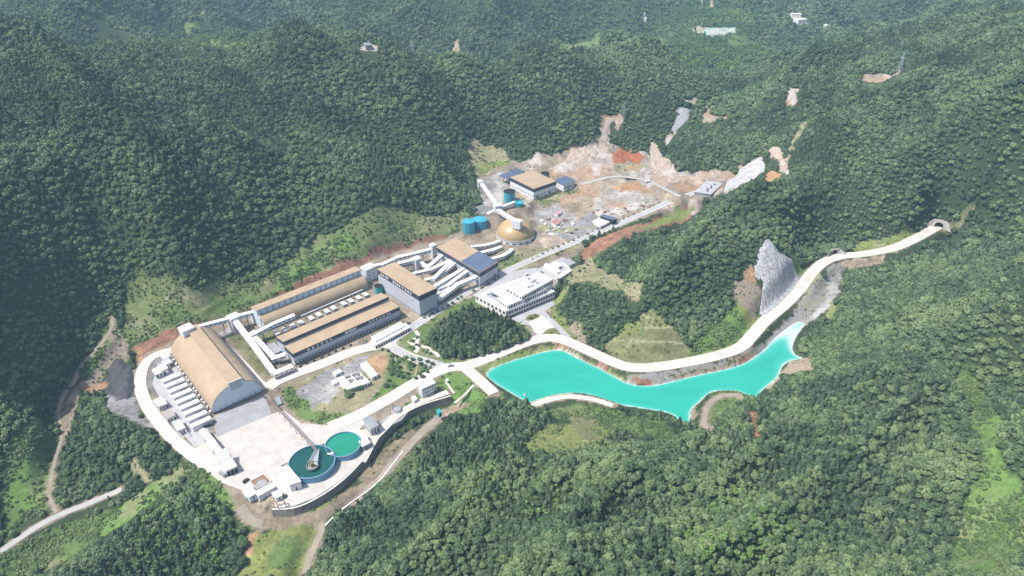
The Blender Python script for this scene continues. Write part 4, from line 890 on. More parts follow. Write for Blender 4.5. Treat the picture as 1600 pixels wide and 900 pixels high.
small("filter_plant", "pale bluish flat building touching the bright green tank", "543,676 560,690 575,683", 4, wallm=M_BLUEW, roofm=mat("pale_cyan_roof", (.60, .70, .72), .6, .1))
small("valve_house", "small grey white box building at the right rim of the green tank", "561,690 566,698 578,692", 5, wallm=M_STEEL, roofm=M_WROOF)
small("gate_hut", "tiny white hut on the lawn in front of the three storey house", "643,622 647,626.5 652,623", 3, cat="hut", door=False)
small("guard_hut", "tiny white hut at the top of the bright green lawn by the dam", "696.5,593.5 698,595.5 700.5,594", 3, cat="hut", door=False)
small("teal_hut", "small teal roofed hut at the forest edge above the dirt ditch", "682,642 686,646 690,643", 3.5, wallm=M_TEAL, roofm=mat("bright_teal", (.04, .36, .40)), cat="hut")
t, q = small("loading_bay", "white roofed loading bay with open dark front in the concrete yard", "343.5,721.5 353,735.5 370,728", 6.5, wallm=M_WHITE, cat="loading bay", door=False)
mb = MB(); wall_panels(mb, q[1], q[2], 0, 4.8, 3, .86); mb.build("open_bay", M_DARK, t)
t = thing("slanted_hopper", "pale blue slanted hopper house joined to the upper end of the loading bay", "hopper", P(350, 715, 0)); qq = quad("339,712 344.5,721 361,714", 8)
mb = MB(); qc = [qq[0], qq[1], qq[2], qq[3]]; vs = [(*p, -1) for p in qc] + [(*qc[0], 12), (*qc[1], 7.5), (*qc[2], 7.5), (*qc[3], 12)]; mb.add(vs, [[0, 1, 5, 4][::-1], [1, 2, 6, 5][::-1], [2, 3, 7, 6][::-1], [3, 0, 4, 7][::-1], [4, 5, 6, 7][::-1]]); mb.build("sloping_roof", M_BLUEW, t)
mb = MB(); wall_panels(mb, qq[0], qq[1], .2, 3, 2, .4); mb.build("door", M_DARK, t)
small("stores_house", "beige white house on the left ring road, nearest the filter row's back end", "239,626 248,635.5 261,630", 5, wallm=M_PLAST, roofm=mat("pale_pink_roof", (.66, .58, .52), .8, .1), nw=3)
small("tool_store", "brownish grey roofed house in the middle of the three along the ring road", "252.5,645 261,655 274,649", 5, roofm=mat("brown_grey_roof", (.38, .33, .31), .8, .15), nw=3)
small("switch_house", "grey white flat house in front of the brownish one along the ring road", "268.5,660 277,673.5 289.5,668.5", 5, roofm=mat("light_grey_roof", (.52, .52, .54), .8, .1), nw=2)
t = thing("pipe_gantry", "small white pipe frame standing at the end of the ring road houses", "frame", P(287, 675, 0)); mb = MB(); qq = [P(a, b, 3.5) for a, b in ((280, 676), (285, 682), (294, 677.5), (289, 671.5))]
for i in range(4): mb.bar(qq[i], qq[(i + 1) % 4], .22); mb.bar(qq[i], (qq[i][0], qq[i][1], -.3), .22)
mb.build("frame", M_WROOF, t)
small("valve_shed", "small white shed with grey front at the back end of the filter row", "252,557.5 256,561.5 266,556.5", 4, nw=3)
small("control_house", "flat grey white house below the small white shed behind the filter row", "253,565 258,571 269,565.5", 5, roofm=mat("light_grey_roof", (.52, .52, .54)), nw=2)
small("chemical_house", "white L corner house at the back end of the filter row", "238,578 243,586 258,579", 5, wallm=M_WHITE, nw=3)
small("dosing_house", "long white roof house next to the chemical house, above the filter row", "247,573.5 252,580 262,575", 6, wallm=M_WHITE)
t, q = small("carport", "long white low roof with dark open sides in front of the workshop's right end", "579,533 586,540.5 640,512", 4, cat="carport", door=False); mb = MB(); wall_panels(mb, q[1], q[2], .2, 2.6, 14, .6); mb.build("parking_bay", M_DARK, t)
t, q = small("canteen", "white flat building behind the carport along the workshop wall", "580,527 587,533.5 632,509.5", 5.5, nw=9, cat="building")
# ruined white building
t = thing("ruined_building", "broken white roofs of a half demolished building on the grey open ground", "ruin", P(552, 592, 0)); r3 = np.random.default_rng(8)
qq = quad("526.5,591 542.5,608.5 578.5,597", 4.5); U = lambda a, b: mixq(qq, a, b)
mb = MB(); mb.prism([U(0, 0), U(1, 0), U(1, .34), U(0, .34)], -1, 4.6); mb.prism([U(0, .342), U(.28, .342), U(.28, 1), U(0, 1)], -1, 4.9); mb.build("roof_slab", M_WROOF, t)
mb = MB()
for a, b in (((.3, .36), (.3, 1)), ((.3, 1), (1, 1)), ((1, 1), (1, .36)), ((.62, .36), (.62, 1)), ((.3, .68), (1, .68))):
    p, s_2 = U(*a), U(*b); d = (s_2 - p) / np.linalg.norm(s_2 - p); n_ = np.array([-d[1], d[0]]) * .5; mb.prism([p, s_2, s_2 + n_, p + n_], -1, 2.6 + 1.5 * r3.random())
mb.build("broken_wall", M_PLAST, t)
mb = MB()
for i in range(34): c = U(.33 + .62 * r3.random(), .4 + .55 * r3.random()); mb.box((c[0], c[1], 0), (1 + 2 * r3.random(), 1 + 2 * r3.random(), .6 + 1.4 * r3.random()), r3.random() * 3)
mb.build("rubble", mat("rubble_red", (.5, .42, .39), .9, .4, 1.5), t)
wall_mb = MB(); wall_panels(wall_mb, qq[1], qq[2], .6, 2.8, 8, .6); wall_mb.build("opening_row", M_DARK, t)
small("long_shed", "beige pitched shed beside the ruined white roofs and the orange ground", "563,569.5 581,590 591,585", 3.6, roofm=mat("cream_roof", (.62, .56, .48), .8, .12), nw=0)
for i, (s, lb) in enumerate((("520,582 524,586 534,581", "small broken white hut at the upper left of the ruined roofs"), ("518,596 521,600 528,597", "low white rubble slab at the left of the ruined roofs"))): small("broken_hut", lb, s, 2.5, cat="hut", door=i == 0)
# --- office block, stepped
t = thing("office_building", "stepped white office block with rows of dark windows between the conifer grove and works road", "office building", P(810, 462, 0))
A1 = quad("743,461.5 790.5,487.5 867,456", 8); A2 = quad("776,466 794,478.5 853,452.5", 12.5); A3 = quad("791.5,450 815.5,464 864,437.5", 17)
def block(q, z0, h, nw, nm, rows=1, lift=0):
    qc = ccw(q); MB().prism(qc, z0, h).build(nm + "wall", M_PLAST, t); MB().prism(grow(qc, -.5), h - .05, h + .06).build(nm + "roof", M_WROOF, t)
    mb = MB()
    for i in range(4): a, b = qc[i], qc[(i + 1) % 4]; d = (b - a) / np.linalg.norm(b - a); n_ = np.array([-d[1], d[0]]) * .4; mb.prism([a, b, b + n_, a + n_], h + .003, h + 1.0)
    mb.build(nm + "parapet", M_PLAST, t)
    windows(t, q[1], q[2], h - 3.7, h - .9, nw, .6); windows(t, q[0], q[1], h - 3.7, h - .9, max(3, int(nw * .4)), .5)
block(A1, -1.5, 8, 20, ""); block(A2, 8.01, 12.5, 16, "upper_"); block(A3, 8.02, 17, 13, "top_"); windows(t, A1[1], A1[2], .9, 3.2, 20, .6)
a, b = A1[1], A1[2]; d = (b - a) / np.linalg.norm(b - a); n_ = np.array([d[1], -d[0]])
MB().prism([a + d * 2 + n_ * .02, b - d * 2 + n_ * .02, b - d * 2 + n_ * 2, a + d * 2 + n_ * 2], 3.7, 4.0).build("canopy", M_GREYC, t)
cq = quad("758,462.5 772,470 784,464.5", 8); mb = MB(); cc_ = ccw(cq); MB().prism(cc_, 8.07, 8.14).build("courtyard_floor", M_GREYC, t)
for i in range(4):
    a, b = cc_[i], cc_[(i + 1) % 4]; d = (b - a) / np.linalg.norm(b - a); n_ = np.array([-d[1], d[0]]) * .35; MB().prism([a, b, b + n_, a + n_], 8.15, 9.6).build("courtyard_wall", M_PLAST, t)
c = sum(A3) / 4; mb = MB()
for i in range(7): o = (r3.random(2) - .5) * np.array([26, 12]); mb.box((c[0] + o[0] * .8 + o[1], c[1] + o[0] * .7 - o[1], 17.08), (2 + 2 * r3.random(), 1.5 + r3.random(), 1.2), .8)
mb.build("roof_plant", M_STEEL, t)
c = A1[0] * .55 + A1[1] * .25 + A1[3] * .2; mb = MB()
for i in range(6): mb.box((c[0] + i * 2.6, c[1] - i * 2.1, 8.08), (1.8, 1.8, 1.5), .7)
mb.build("skylight", M_GLASS, t)
for s, lb, m_ in (("850,416.5 855,420 874,427.5", "x", M_WROOF),):
    pass
small("long_canteen", "long white strip roofed building on the grey office yard", "850,414 871,426 875,423.5", 3.5, z=1)
small("bike_shed", "short white roof on the grey yard, above the long strip roofed building", "863,411 873,417 877,414.5", 3.5, z=1)
small("garage", "white flat garage at the lower right of the grey office yard", "869,432 874,435.5 893,423", 4, z=1, nw=4)
small("workshop_slab", "pale grey flat roof at the upper right of the office yard", "878,408 889,415 900,411", 3, z=1, roofm=M_GREYC)
# --- settling basins at the lower corner
t = thing("settling_basin", "small basin of brown sludge beside the white sheds near the stone wall", "basin", P(405, 752, 0)); q = quad("390.5,752 402,763.5 424,752", .9)
mb = MB()
for i in range(4): a, b = q[i], q[(i + 1) % 4]; d = (b - a) / np.linalg.norm(b - a); n_ = np.array([-d[1], d[0]]) * .4; mb.prism([a - n_, b - n_, b + n_, a + n_], -.5, 1.1)
mb.build("basin_wall", M_CONC, t); MB().prism(ccw(q), -.5, .55).build("sludge", M_RUST, t)
c = P(408, 756, .6); MB().lathe(c, [(4.2, -.5), (4.2, .6), (3.9, .6), (3.9, .2), (.02, .2)], 28).build("round_pit", M_GREYC, t)
small("lime_shed", "white flat shed with a teal corner below the sludge basin", "377,764 389,777 402,770", 4, wallm=M_WHITE)
small("press_shed", "long white roof with dark slots, right of the lime shed", "399,769 404,775.5 428,762", 4.5, wallm=M_WHITE, door=False)
small("chemical_store", "small square white roof at the end of the press shed", "425,771 431,778.5 441,773.5", 4, wallm=M_WHITE)
t = thing("cyan_cover", "small teal cover on the ground beside the lime shed", "cover", P(391, 776, 0)); MB().lathe(P(391, 776, .2), [(3.0, -.4), (2.8, .8), (.02, 1.6)], 6).build("cover", mat("bright_teal", (.04, .36, .40)), t)
t = thing("gantry_frame", "red gantry frame standing on white slab by the stone wall", "gantry", P(438, 788, 0)); mb = MB()
qq = [P(a, b, 4) for a, b in ((432, 784.5), (434.5, 790), (446, 787), (443.5, 781.5))]
for i in range(4): mb.bar(qq[i], qq[(i + 1) % 4], .35); mb.bar(qq[i], (qq[i][0], qq[i][1], -.3), .35)
mb.build("frame", M_RED, t); MB().prism([p[:2] for p in qq], .2, 1.0).build("base_slab", M_WROOF, t)
for i, (s, lb) in enumerate((("444,747,1.5 451,740", "brown open trough"),)): pass
for lb, s, m_ in (("brown grey open trough along the upper rim of the dark tank", "452,722.5 456,726 472,717", M_RUST), ("dark slatted trough beside the pipe bridge end", "468,713.5 472,718 483,711.5", M_DARK), ("low grey trough between the yard and the white pump house", "438,728 441,731 452,725", M_GREYC)):
    q = quad(s, 1.4); t = thing("concrete_trough", lb, "trough", seat(q, 0)); mb = MB()
    for i in range(4): a, b = q[i], q[(i + 1) % 4]; d = (b - a) / np.linalg.norm(b - a); n_ = np.array([-d[1], d[0]]) * .3; mb.prism([a - n_, b - n_, b + n_, a + n_], -.5, 1.6)
    mb.build("trough_wall", M_CONC, t); MB().prism(ccw(q), -.5, .8).build("trough_bed", m_, t)
small("solar_rack", "striped grey rack on the grass just right of the ore shed corner", "429,622 434,633 441,630", 1.4, wallm=M_STEEL, roofm=M_STEEL, cat="rack", door=False)
# --- stone retaining wall with its coping and railing
t = thing("retaining_wall", "long dark curved stone retaining wall below the round tanks", "wall", (*WALL[5][:2], -4)); pl = smooth_line(WALL, 5)
def wallstrip(pl, o0, o1, z0, z1, z0b=None):
    mb = MB(); vs = []
    for i, c in enumerate(pl):
        d = (pl[min(i + 1, len(pl) - 1)] - pl[max(i - 1, 0)])[:2]; d = d / np.linalg.norm(d); nr = np.array([d[1], -d[0]]); b0 = (float(hz(*(c[:2] + nr * 4))) - 1.2) if z0b else z0; b0 = min(b0, z1 - 1.5) if z0b else b0
        vs += [(*(c[:2] + nr * (o1 + (1.2 if z0b else 0))), b0), (*(c[:2] + nr * o1), z1), (*(c[:2] + nr * o0), z1), (*(c[:2] + nr * o0), b0)]
    n = len(pl); mb.add(vs, [[4 * i + k, 4 * i + 4 + k, 4 * i + 4 + (k + 1) % 4, 4 * i + (k + 1) % 4] for i in range(n - 1) for k in range(4)] + [[3, 2, 1, 0], [4 * n - 4, 4 * n - 3, 4 * n - 2, 4 * n - 1]]); return mb
wallstrip(pl, -1.0, .6, -9, .25, True).build("wall", M_DWALL, t); wallstrip(pl, -.5, .75, .253, .6).build("coping", M_KERB, t)
mb = MB()
for i in range(0, len(pl) - 2, 1): mb.bar((*pl[i][:2], .6), (*pl[i][:2], 1.7), .07); mb.bar((*pl[i][:2], 1.7), (*pl[i + 1][:2], 1.7), .06)
mb.build("railing", M_LATT, t)
t = thing("ditch_kerb", "white concrete channel edge beside the dirt ditch road below the wall", "channel", P(560, 780, -12)); pl = smooth_line([G(a, b) for a, b in pts_px("508,822 530,800 560,778 590,755 612,728 630,705")], 6); mb = MB()
for i in range(len(pl) - 1): mb.bar(pl[i] + np.array([0, 0, .2]), pl[i + 1] + np.array([0, 0, .2]), .7)
mb.build("channel", M_WROOF, t)
# --- tunnel portals
def portal(label, px, py, z, yaw, w, h, r):
    c = P(px, py, z); t = thing("tunnel_portal", label, "tunnel portal", c); ca, sa = math.cos(yaw), math.sin(yaw)
    def T(x, y, zz): return (c[0] + x * ca - y * sa, c[1] + x * sa + y * ca, z + zz)
    arc = [(r * math.cos(math.pi * i / 16), 2.2 + r * math.sin(math.pi * i / 16)) for i in range(17)]; mb = MB(); inner = [(r, -.5)] + arc + [(-r, -.5)]; outer = [(w / 2, -.5), (w / 2, h)] + [(w / 2 - w * i / 16, h + .8 * math.sin(math.pi * i / 16)) for i in range(1, 16)] + [(-w / 2, h), (-w / 2, -.5)]
    n = len(inner); 
    for y in (0, 1.2): mb.add([T(x, y, zz) for x, zz in inner] + [T(x, y, zz) for x, zz in outer[:n]], [[i, i + 1, n + i + 1, n + i] for i in range(n - 1)])
    m_ = len(outer); mb.add([T(x, y, zz) for y in (0, 1.2) for x, zz in outer], [[i, i + 1, m_ + i + 1, m_ + i] for i in range(m_ - 1)]); mb.build("portal_wall", M_CONC, t)
    mb = MB(); mb.add([T(x, y, zz) for y in (.0, 9) for x, zz in inner], [[i, i + 1, n + i + 1, n + i] for i in range(n - 1)] + [[n + i for i in range(n)]]); mb.build("tunnel_lining", M_DARK, t)
    mb = MB(); 
    for k in (-1, 1): mb.add([T(k * w / 2, .1, -.5), T(k * w / 2, .1, h), T(k * (w / 2 + 6), -4, 1.5), T(k * (w / 2 + 6), -4, -.5), T(k * (w / 2 + .6), .1, -.5), T(k * (w / 2 + .6), .1, h), T(k * (w / 2 + 6.6), -4, 1.5), T(k * (w / 2 + 6.6), -4, -.5)], [[0, 1, 2, 3], [7, 6, 5, 4], [1, 5, 6, 2], [2, 6, 7, 3]])
    mb.build("wing_wall", M_CONC, t); return t
portal("grey tunnel portal with a dark round arch at the far end of the white road", 1466, 356, 17, R(-38), 14, 9.5, 4.8)
portal("small grey culvert portal at the inner side of the white road's bend", 1304, 396.5, 9, R(10), 11, 5.5, 2.6)
# --- quarry structures and yard clutter
t, q = small("unfinished_building", "unfinished grey white concrete slab building at the end of the works road", "1085,300 1111,304 1129,287", 4, z=17, roofm=mat("slab_white", (.42, .42, .43), .9, .2, .6), wallm=M_GREYC, door=False)
for i in range(5):
    c = mixq(q, .2 + .15 * i, .35 + .1 * (i % 2)); MB().box((c[0], c[1], 21.4), (3 + (i % 3), 1.2, 1.0), .5 * i).build("floor_opening", M_DARK, t)
small("site_shed", "blue grey flat roofed open shed in the scrap yard beside the works road", "938,337.5 958,344 964,341.5", 4, z=8, roofm=M_SOLAR, wallm=M_DARK, cat="shed", door=False)
small("red_roof_shed", "faded red roofed shed on the light scrap ground", "862,347 869,352 877,346", 4, z=6, roofm=M_REDR, cat="shed")
small("white_slab_shed", "low white slab in front of the blue grey open shed", "925,346 938,353.5 954,346", 1.2, z=7, cat="slab", door=False)
small("pink_shed", "small faded pink roof above the red roofed shed", "866,333 871,336 878,332", 3, z=8, roofm=mat("pink_roof", (.50, .30, .33), .8, .2), cat="shed")
tn = ["white", "pale yellow", "rusty", "grey", "beige"]; tm = [M_WROOF, mat("pale_yellow", (.62, .58, .42), .8, .2), M_RED, M_STEEL, mat("beige_box", (.55, .48, .38), .8, .2)]
sp = pts_px("848,346 853,351 857,343 861,357 866,360 872,356 878,351 884,345 880,358 889,342 895,350 886,362 893,364 899,358 855,362 861,366 869,368 945,332 952,330 957,334 964,327 968,332 975,326 980,330 985,322 992,326 998,319 1004,322 1010,317 1015,320 948,338 972,337 926,333 933,329")
for i, (x_, y_) in enumerate(sp):
    p = G(x_, y_); k = i % 5; t = thing("material_stack", f"{tn[k]} stack of scrap material lying {'around the red roofed shed' if x_ < 905 else 'beyond the blue grey open shed'} in the yard", "scrap stack", p, f"{tn[k]} scrap stacks {'by the red roof' if x_ < 905 else 'by the blue roof'}")
    mb = MB(); a = r3.random() * 3
    for j in range(4): mb.box((p[0] + (r3.random() - .5) * 4, p[1] + (r3.random() - .5) * 3, p[2] - .3), (2 + 2.5 * r3.random(), 1.2 + 1.5 * r3.random(), .9 + 1.3 * r3.random()), a + .3 * r3.random())
    mb.build("stack", tm[k], t)
# rock and sheeted cuttings
def drape(name, label, s, m, lift, rough, cat, freq=6.0):
    """a broken rock or sheeted face lying on the hillside, with its own thickness."""
    poly = [G(*a[:2]) for a in pts_px(s)]; q = window(poly, 2); c = sum(poly) / len(poly); t = thing(name, label, cat, c)
    x0, x1, y0, y1 = min(p[0] for p in poly), max(p[0] for p in poly), min(p[1] for p in poly), max(p[1] for p in poly); st = 1.5
    gx, gy = np.meshgrid(np.arange(x0, x1 + st, st), np.arange(y0, y1 + st, st)); d, _, _ = seg_dist(gx, gy, poly); ins = inside(gx, gy, poly); sd = np.where(ins, d, -d)
    zz = hz(gx, gy) + np.clip(sd, -1.2, 1) * .9 + lift * sstep(0, 6, sd) + rough * (ridged(gx / freq, gy / freq, 3) - .6) * sstep(0, 5, sd)
    keep = sd > -1.2; idx = -np.ones(gx.shape, int); idx[keep] = np.arange(keep.sum()); fs = []
    for j in range(gx.shape[0] - 1):
        for i in range(gx.shape[1] - 1):
            f = (idx[j, i], idx[j, i + 1], idx[j + 1, i + 1], idx[j + 1, i])
            if min(f) >= 0: fs.append(f)
    mb = MB(); mb.add(list(zip(gx[keep], gy[keep], zz[keep])), fs, [(0, 0)] * int(keep.sum())); mb.build("face", m, t)
    q = window(poly, 3); ins = inside(XX[q], YY[q], poly); tree_ok[q][ins] = 0; shrub[q][ins] = 0; return t
t = drape("rock_cutting", "tall grey shotcrete rock cutting above the bend of the white road", "1199,372 1212,386 1217,395 1236,404 1252,432 1240,452 1218,475 1196,493 1187,491 1191,455 1193,440 1180,426 1178,410 1184,394", M_SHOT, 1.2, 1.8, "cutting", 8)
drape("rock_ledge", "white concreted ledge crossing the grey rock cutting", "1178,428 1190,430 1202,422 1214,411 1224,403 1232,407 1227,417 1213,428 1199,434 1184,437", M_NET, 2.6, 1.0, "ledge")
drape("sheeted_slope", "bright white sheeted cutting at the far end of the quarry yard", "1185,247 1194,254 1197,266 1176,277 1152,290 1130,302 1136,283 1155,266 1172,255", M_NET, .6, .8, "slope cover", 14)
drape("rock_scar", "pale grey bare rock scar in the forest above the quarry", "1063,166 1080,173 1070,192 1054,207 1049,202 1058,182", mat("grey_scar", (.33, .33, .345), .95, .3, 1.2, bump=.5), .5, .8, "rock scar")
drape("red_earth_cut", "bright red earth cutting at the back of the quarry", "957,240 966,233 985,229 998,238 1008,246 1000,253 972,255 958,253", mat("red_earth", (.33, .12, .055), .95, .35, .6, bump=.5), .6, 3, "earth cut")
M_PINKR = mat("pale_cut_earth", (.44, .35, .28), .95, .3, .7, bump=.6, fine=.5)
drape("earth_cut", "pale pinkish earth cutting above the crusher hall's far side", "884,252 890,238 900,229 925,225 936,238 928,250 905,256", M_PINKR, .8, 3.5, "earth cut", 8)
drape("earth_cut", "tall pale V shaped earth cutting right of the bright red one", "1016,262 1014,240 1020,226 1027,226 1034,242 1050,262 1040,268 1026,266", M_PINKR, .8, 4, "earth cut", 8)
drape("earth_track", "pale bare track climbing the spur to the quarry pylon", "934,238 940,214 945,196 946,184 974,183 975,190 966,200 960,190 952,196 950,212 954,226 950,238", M_PINKR, .4, 1.5, "track")
drape("earth_cut", "brownish bare cutting above the right end of the white sheeting", "1200,236 1206,229 1218,230 1226,242 1222,252 1210,246", M_PINKR, .6, 1.5, "earth cut")
drape("earth_cut", "orange bare patch beside the lower right edge of the white sheeting", "1194,274 1206,266 1222,272 1214,286 1200,290", mat("orange_earth", (.42, .25, .12), .95, .3, .7, bump=.5), .6, 1.5, "earth cut")
drape("gravel_heap", "dark heap of coal waste beside the bend of the ring road", "168,578 178,562 190,560 206,574 212,606 200,625 182,618 172,600", mat("coal_waste", (.075, .078, .085), .95, .3, .4, bump=.5), 2.5, 2.5, "heap")
# --- lattice pylons
def pylon(label, px, py, h, group=None):
    p = G(px, py); t = thing("lattice_pylon", label, "pylon", p, group); w0, w1 = h * .10, h * .02; mb = MB(); lv = [0, .2, .4, .58, .72, .84, .93, 1]
    for a, b in zip(lv[:-1], lv[1:]):
        wa, wb = w0 + (w1 - w0) * min(1, a * 1.25), w0 + (w1 - w0) * min(1, b * 1.25); ca = [(wa * sx, wa * sy, h * a) for sx, sy in ((1, 1), (-1, 1), (-1, -1), (1, -1))]; cb = [(wb * sx, wb * sy, h * b) for sx, sy in ((1, 1), (-1, 1), (-1, -1), (1, -1))]
        for i in range(4):
            o = lambda v: (p[0] + v[0], p[1] + v[1], p[2] + v[2]); mb.bar(o(ca[i]), o(cb[i]), .22); mb.bar(o(ca[i]), o(cb[(i + 1) % 4]), .16); mb.bar(o(cb[i]), o(cb[(i + 1) % 4]), .16)
    mb.build("lattice_mast", M_LATT, t)
    for f, l in ((.70, .17), (.82, .14), (.94, .11)):
        mb = MB()
        for k in (-1, 1): mb.bar((p[0], p[1], p[2] + h * f + 1), (p[0] + k * h * l, p[1], p[2] + h * f), .22); mb.bar((p[0], p[1], p[2] + h * f - .6), (p[0] + k * h * l, p[1], p[2] + h * f), .22)
        mb.build("cross_arm", M_LATT, t)
    return t
pylon("lattice pylon on the bare spur above the quarry", 974, 187, 27); pylon("lattice pylon on the right mountain's bare saddle", 1405, 112, 26)
pylon("slim far lattice pylon on the ridge left of the pale track", 645, 88, 22); pylon("lattice pylon on the ridge right of the pale track", 760, 96, 24)
# --- far houses and vehicles
for i, (x_, y_, s_3, lb) in enumerate(((1243, 27, (24, 14, 9), "white far house, upper one of the pair in the valley at the top right"), (1250, 35, (30, 18, 8), "long white far house at the valley mouth near the top right"), (1290, 43, (14, 9, 6), "small lone pale house right of the far white pair"), (1008, 32, (14, 9, 6), "tiny white far house beside the light track at the top"), (1006, 24, (10, 8, 5), "smaller pale far house just above another by the top track"), (575, 75, (14, 9, 5), "grey blue works house behind the left ridge"))):
    p = G(x_, y_); t = thing("far_house", lb, "house", p); MB().box((p[0], p[1], p[2] - 2), (s_3[0], s_3[1], s_3[2] + 2), .4 * i).build("wall", M_PLAST if i != 5 else M_STEEL, t); MB().box((p[0], p[1], p[2] + s_3[2] + .003), (s_3[0] + 1, s_3[1] + 1, .8), .4 * i).build("roof", M_WROOF if i != 5 else M_STEEL, t)
def car(label, px, py, rz, body, kind="car", sc=1.0, z=None):
    p = G(px, py) if z is None else P(px, py, z); t = local("parked_car" if kind == "car" else kind, label, kind.replace("_", " "), None); zz = .36
    prof = [(-2.2, .35), (-2.25, .8), (-1.6, .95), (-1.2, 1.45), (.5, 1.45), (1.1, .98), (2.1, .85), (2.25, .4)] if kind == "car" else [(-3.6, .6), (-3.6, 2.4), (1.2, 2.4), (1.3, 2.7), (3.0, 2.7), (3.5, 1.5), (3.6, .6)]
    hw = .88 if kind == "car" else 1.2; n = len(prof); mb = MB(); mb.add([(x, -hw, z_) for x, z_ in prof] + [(x, hw, z_) for x, z_ in prof], [[i, (i + 1) % n, n + (i + 1) % n, n + i][::-1] for i in range(n)] + [list(range(n)), list(range(2 * n - 1, n - 1, -1))]); mb.build("body", body, t)
    mb = MB(); mb.box((-.35 if kind == "car" else 2.3, 0, 1.0 if kind == "car" else 1.6), (1.7, hw * 2 + .04, .38 if kind == "car" else .8)); mb.build("window", M_GLASS, t)
    for x in (-1.35, 1.4) if kind == "car" else (-2.4, 2.3):
        for y in (-hw, hw): w_ = MB(); w_.bar((x, y - .12, zz), (x, y + .12, zz), zz * 1.1, 14); w_.build("wheel", M_TYRE, t)
    t.location = (p[0], p[1], p[2] + .36); t.rotation_euler = (0, 0, rz); t.scale = (sc,) * 3
BK = mat("black_paint", (.02, .022, .025), .25, .1, spec=.6); WP = mat("white_paint", (.75, .75, .75), .3, .05, spec=.6); SP_ = mat("silver_paint", (.35, .36, .38), .3, .08, spec=.6)
car("silver car on the junction of the grey and white roads", 704, 572.5, .3, SP_, sc=1.25, z=0)
car("black car between the loading bay and the sludge basin", 384.5, 752.5, 1.0, BK, z=0, sc=1.2)
car("dark lorry parked at the corner of the loading bay", 349, 743, -.6, M_STEEL, "lorry", z=0)
car("white car on the grey road beside the office block, upper one", 823, 429.5, .65, WP, z=.3); car("dark car on the grey road beside the office block", 814, 434.5, .65, BK, z=.3); car("second dark car along the office road, lower one", 806, 438.5, .65, BK, z=.3)
car("white lorry on the quarry haul road", 1012, 285, .4, WP, "lorry", z=18)
# buoy on the pond
p = P(820, 617, POND_Z); t = thing("pond_buoy", "tiny pale float on the lower left water of the pond", "float", p); MB().lathe(p, [(1.0, -.3), (1.3, .3), (.8, .9), (.02, 1.1)], 12).build("float_body", mat("pink_float", (.6, .45, .45), .6, .1), t)
# ---------------------------------------------------------------- trees
def leaf_mat(name, dark, mid, light, rough=.55, spec=.25, scale=1 / 70):
    """Foliage: the tone changes from tree to tree and, slowly, from stand to stand; every leaf clump varies a little too."""
    m = bpy.data.materials.new(name); m.use_nodes = True; t = m.node_tree; N = t.nodes; L = t.links; b = N["Principled BSDF"]
    b.inputs["Roughness"].default_value = rough; b.inputs["Specular IOR Level"].default_value = spec
    oi = N.new("ShaderNodeObjectInfo"); n = N.new("ShaderNodeTexNoise"); n.inputs["Scale"].default_value = scale; n.inputs["Detail"].default_value = 3
    L.new(oi.outputs["Location"], n.inputs["Vector"])
    at = N.new("ShaderNodeAttribute"); at.attribute_name = "Leaf"
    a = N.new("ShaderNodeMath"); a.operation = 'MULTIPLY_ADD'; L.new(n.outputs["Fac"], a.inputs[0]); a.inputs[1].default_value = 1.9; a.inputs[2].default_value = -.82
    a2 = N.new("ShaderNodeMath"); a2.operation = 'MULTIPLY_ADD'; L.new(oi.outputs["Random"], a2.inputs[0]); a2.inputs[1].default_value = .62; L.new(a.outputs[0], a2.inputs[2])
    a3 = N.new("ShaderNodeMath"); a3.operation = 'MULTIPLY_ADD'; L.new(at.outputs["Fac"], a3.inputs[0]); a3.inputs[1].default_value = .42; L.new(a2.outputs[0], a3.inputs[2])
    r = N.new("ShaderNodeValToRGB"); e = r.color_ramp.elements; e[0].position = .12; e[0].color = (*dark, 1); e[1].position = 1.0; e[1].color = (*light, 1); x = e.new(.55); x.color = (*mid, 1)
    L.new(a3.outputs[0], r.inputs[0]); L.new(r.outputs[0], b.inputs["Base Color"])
    return m
LM_B = leaf_mat("broadleaf_foliage", (.042, .076, .039), (.092, .146, .066), (.185, .245, .105))
LM_C = leaf_mat("conifer_foliage", (.034, .062, .034), (.064, .108, .054), (.12, .17, .085))
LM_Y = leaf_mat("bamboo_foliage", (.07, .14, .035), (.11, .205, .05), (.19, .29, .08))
LM_S = leaf_mat("shrub_foliage", (.065, .105, .04), (.105, .165, .055), (.18, .24, .09))
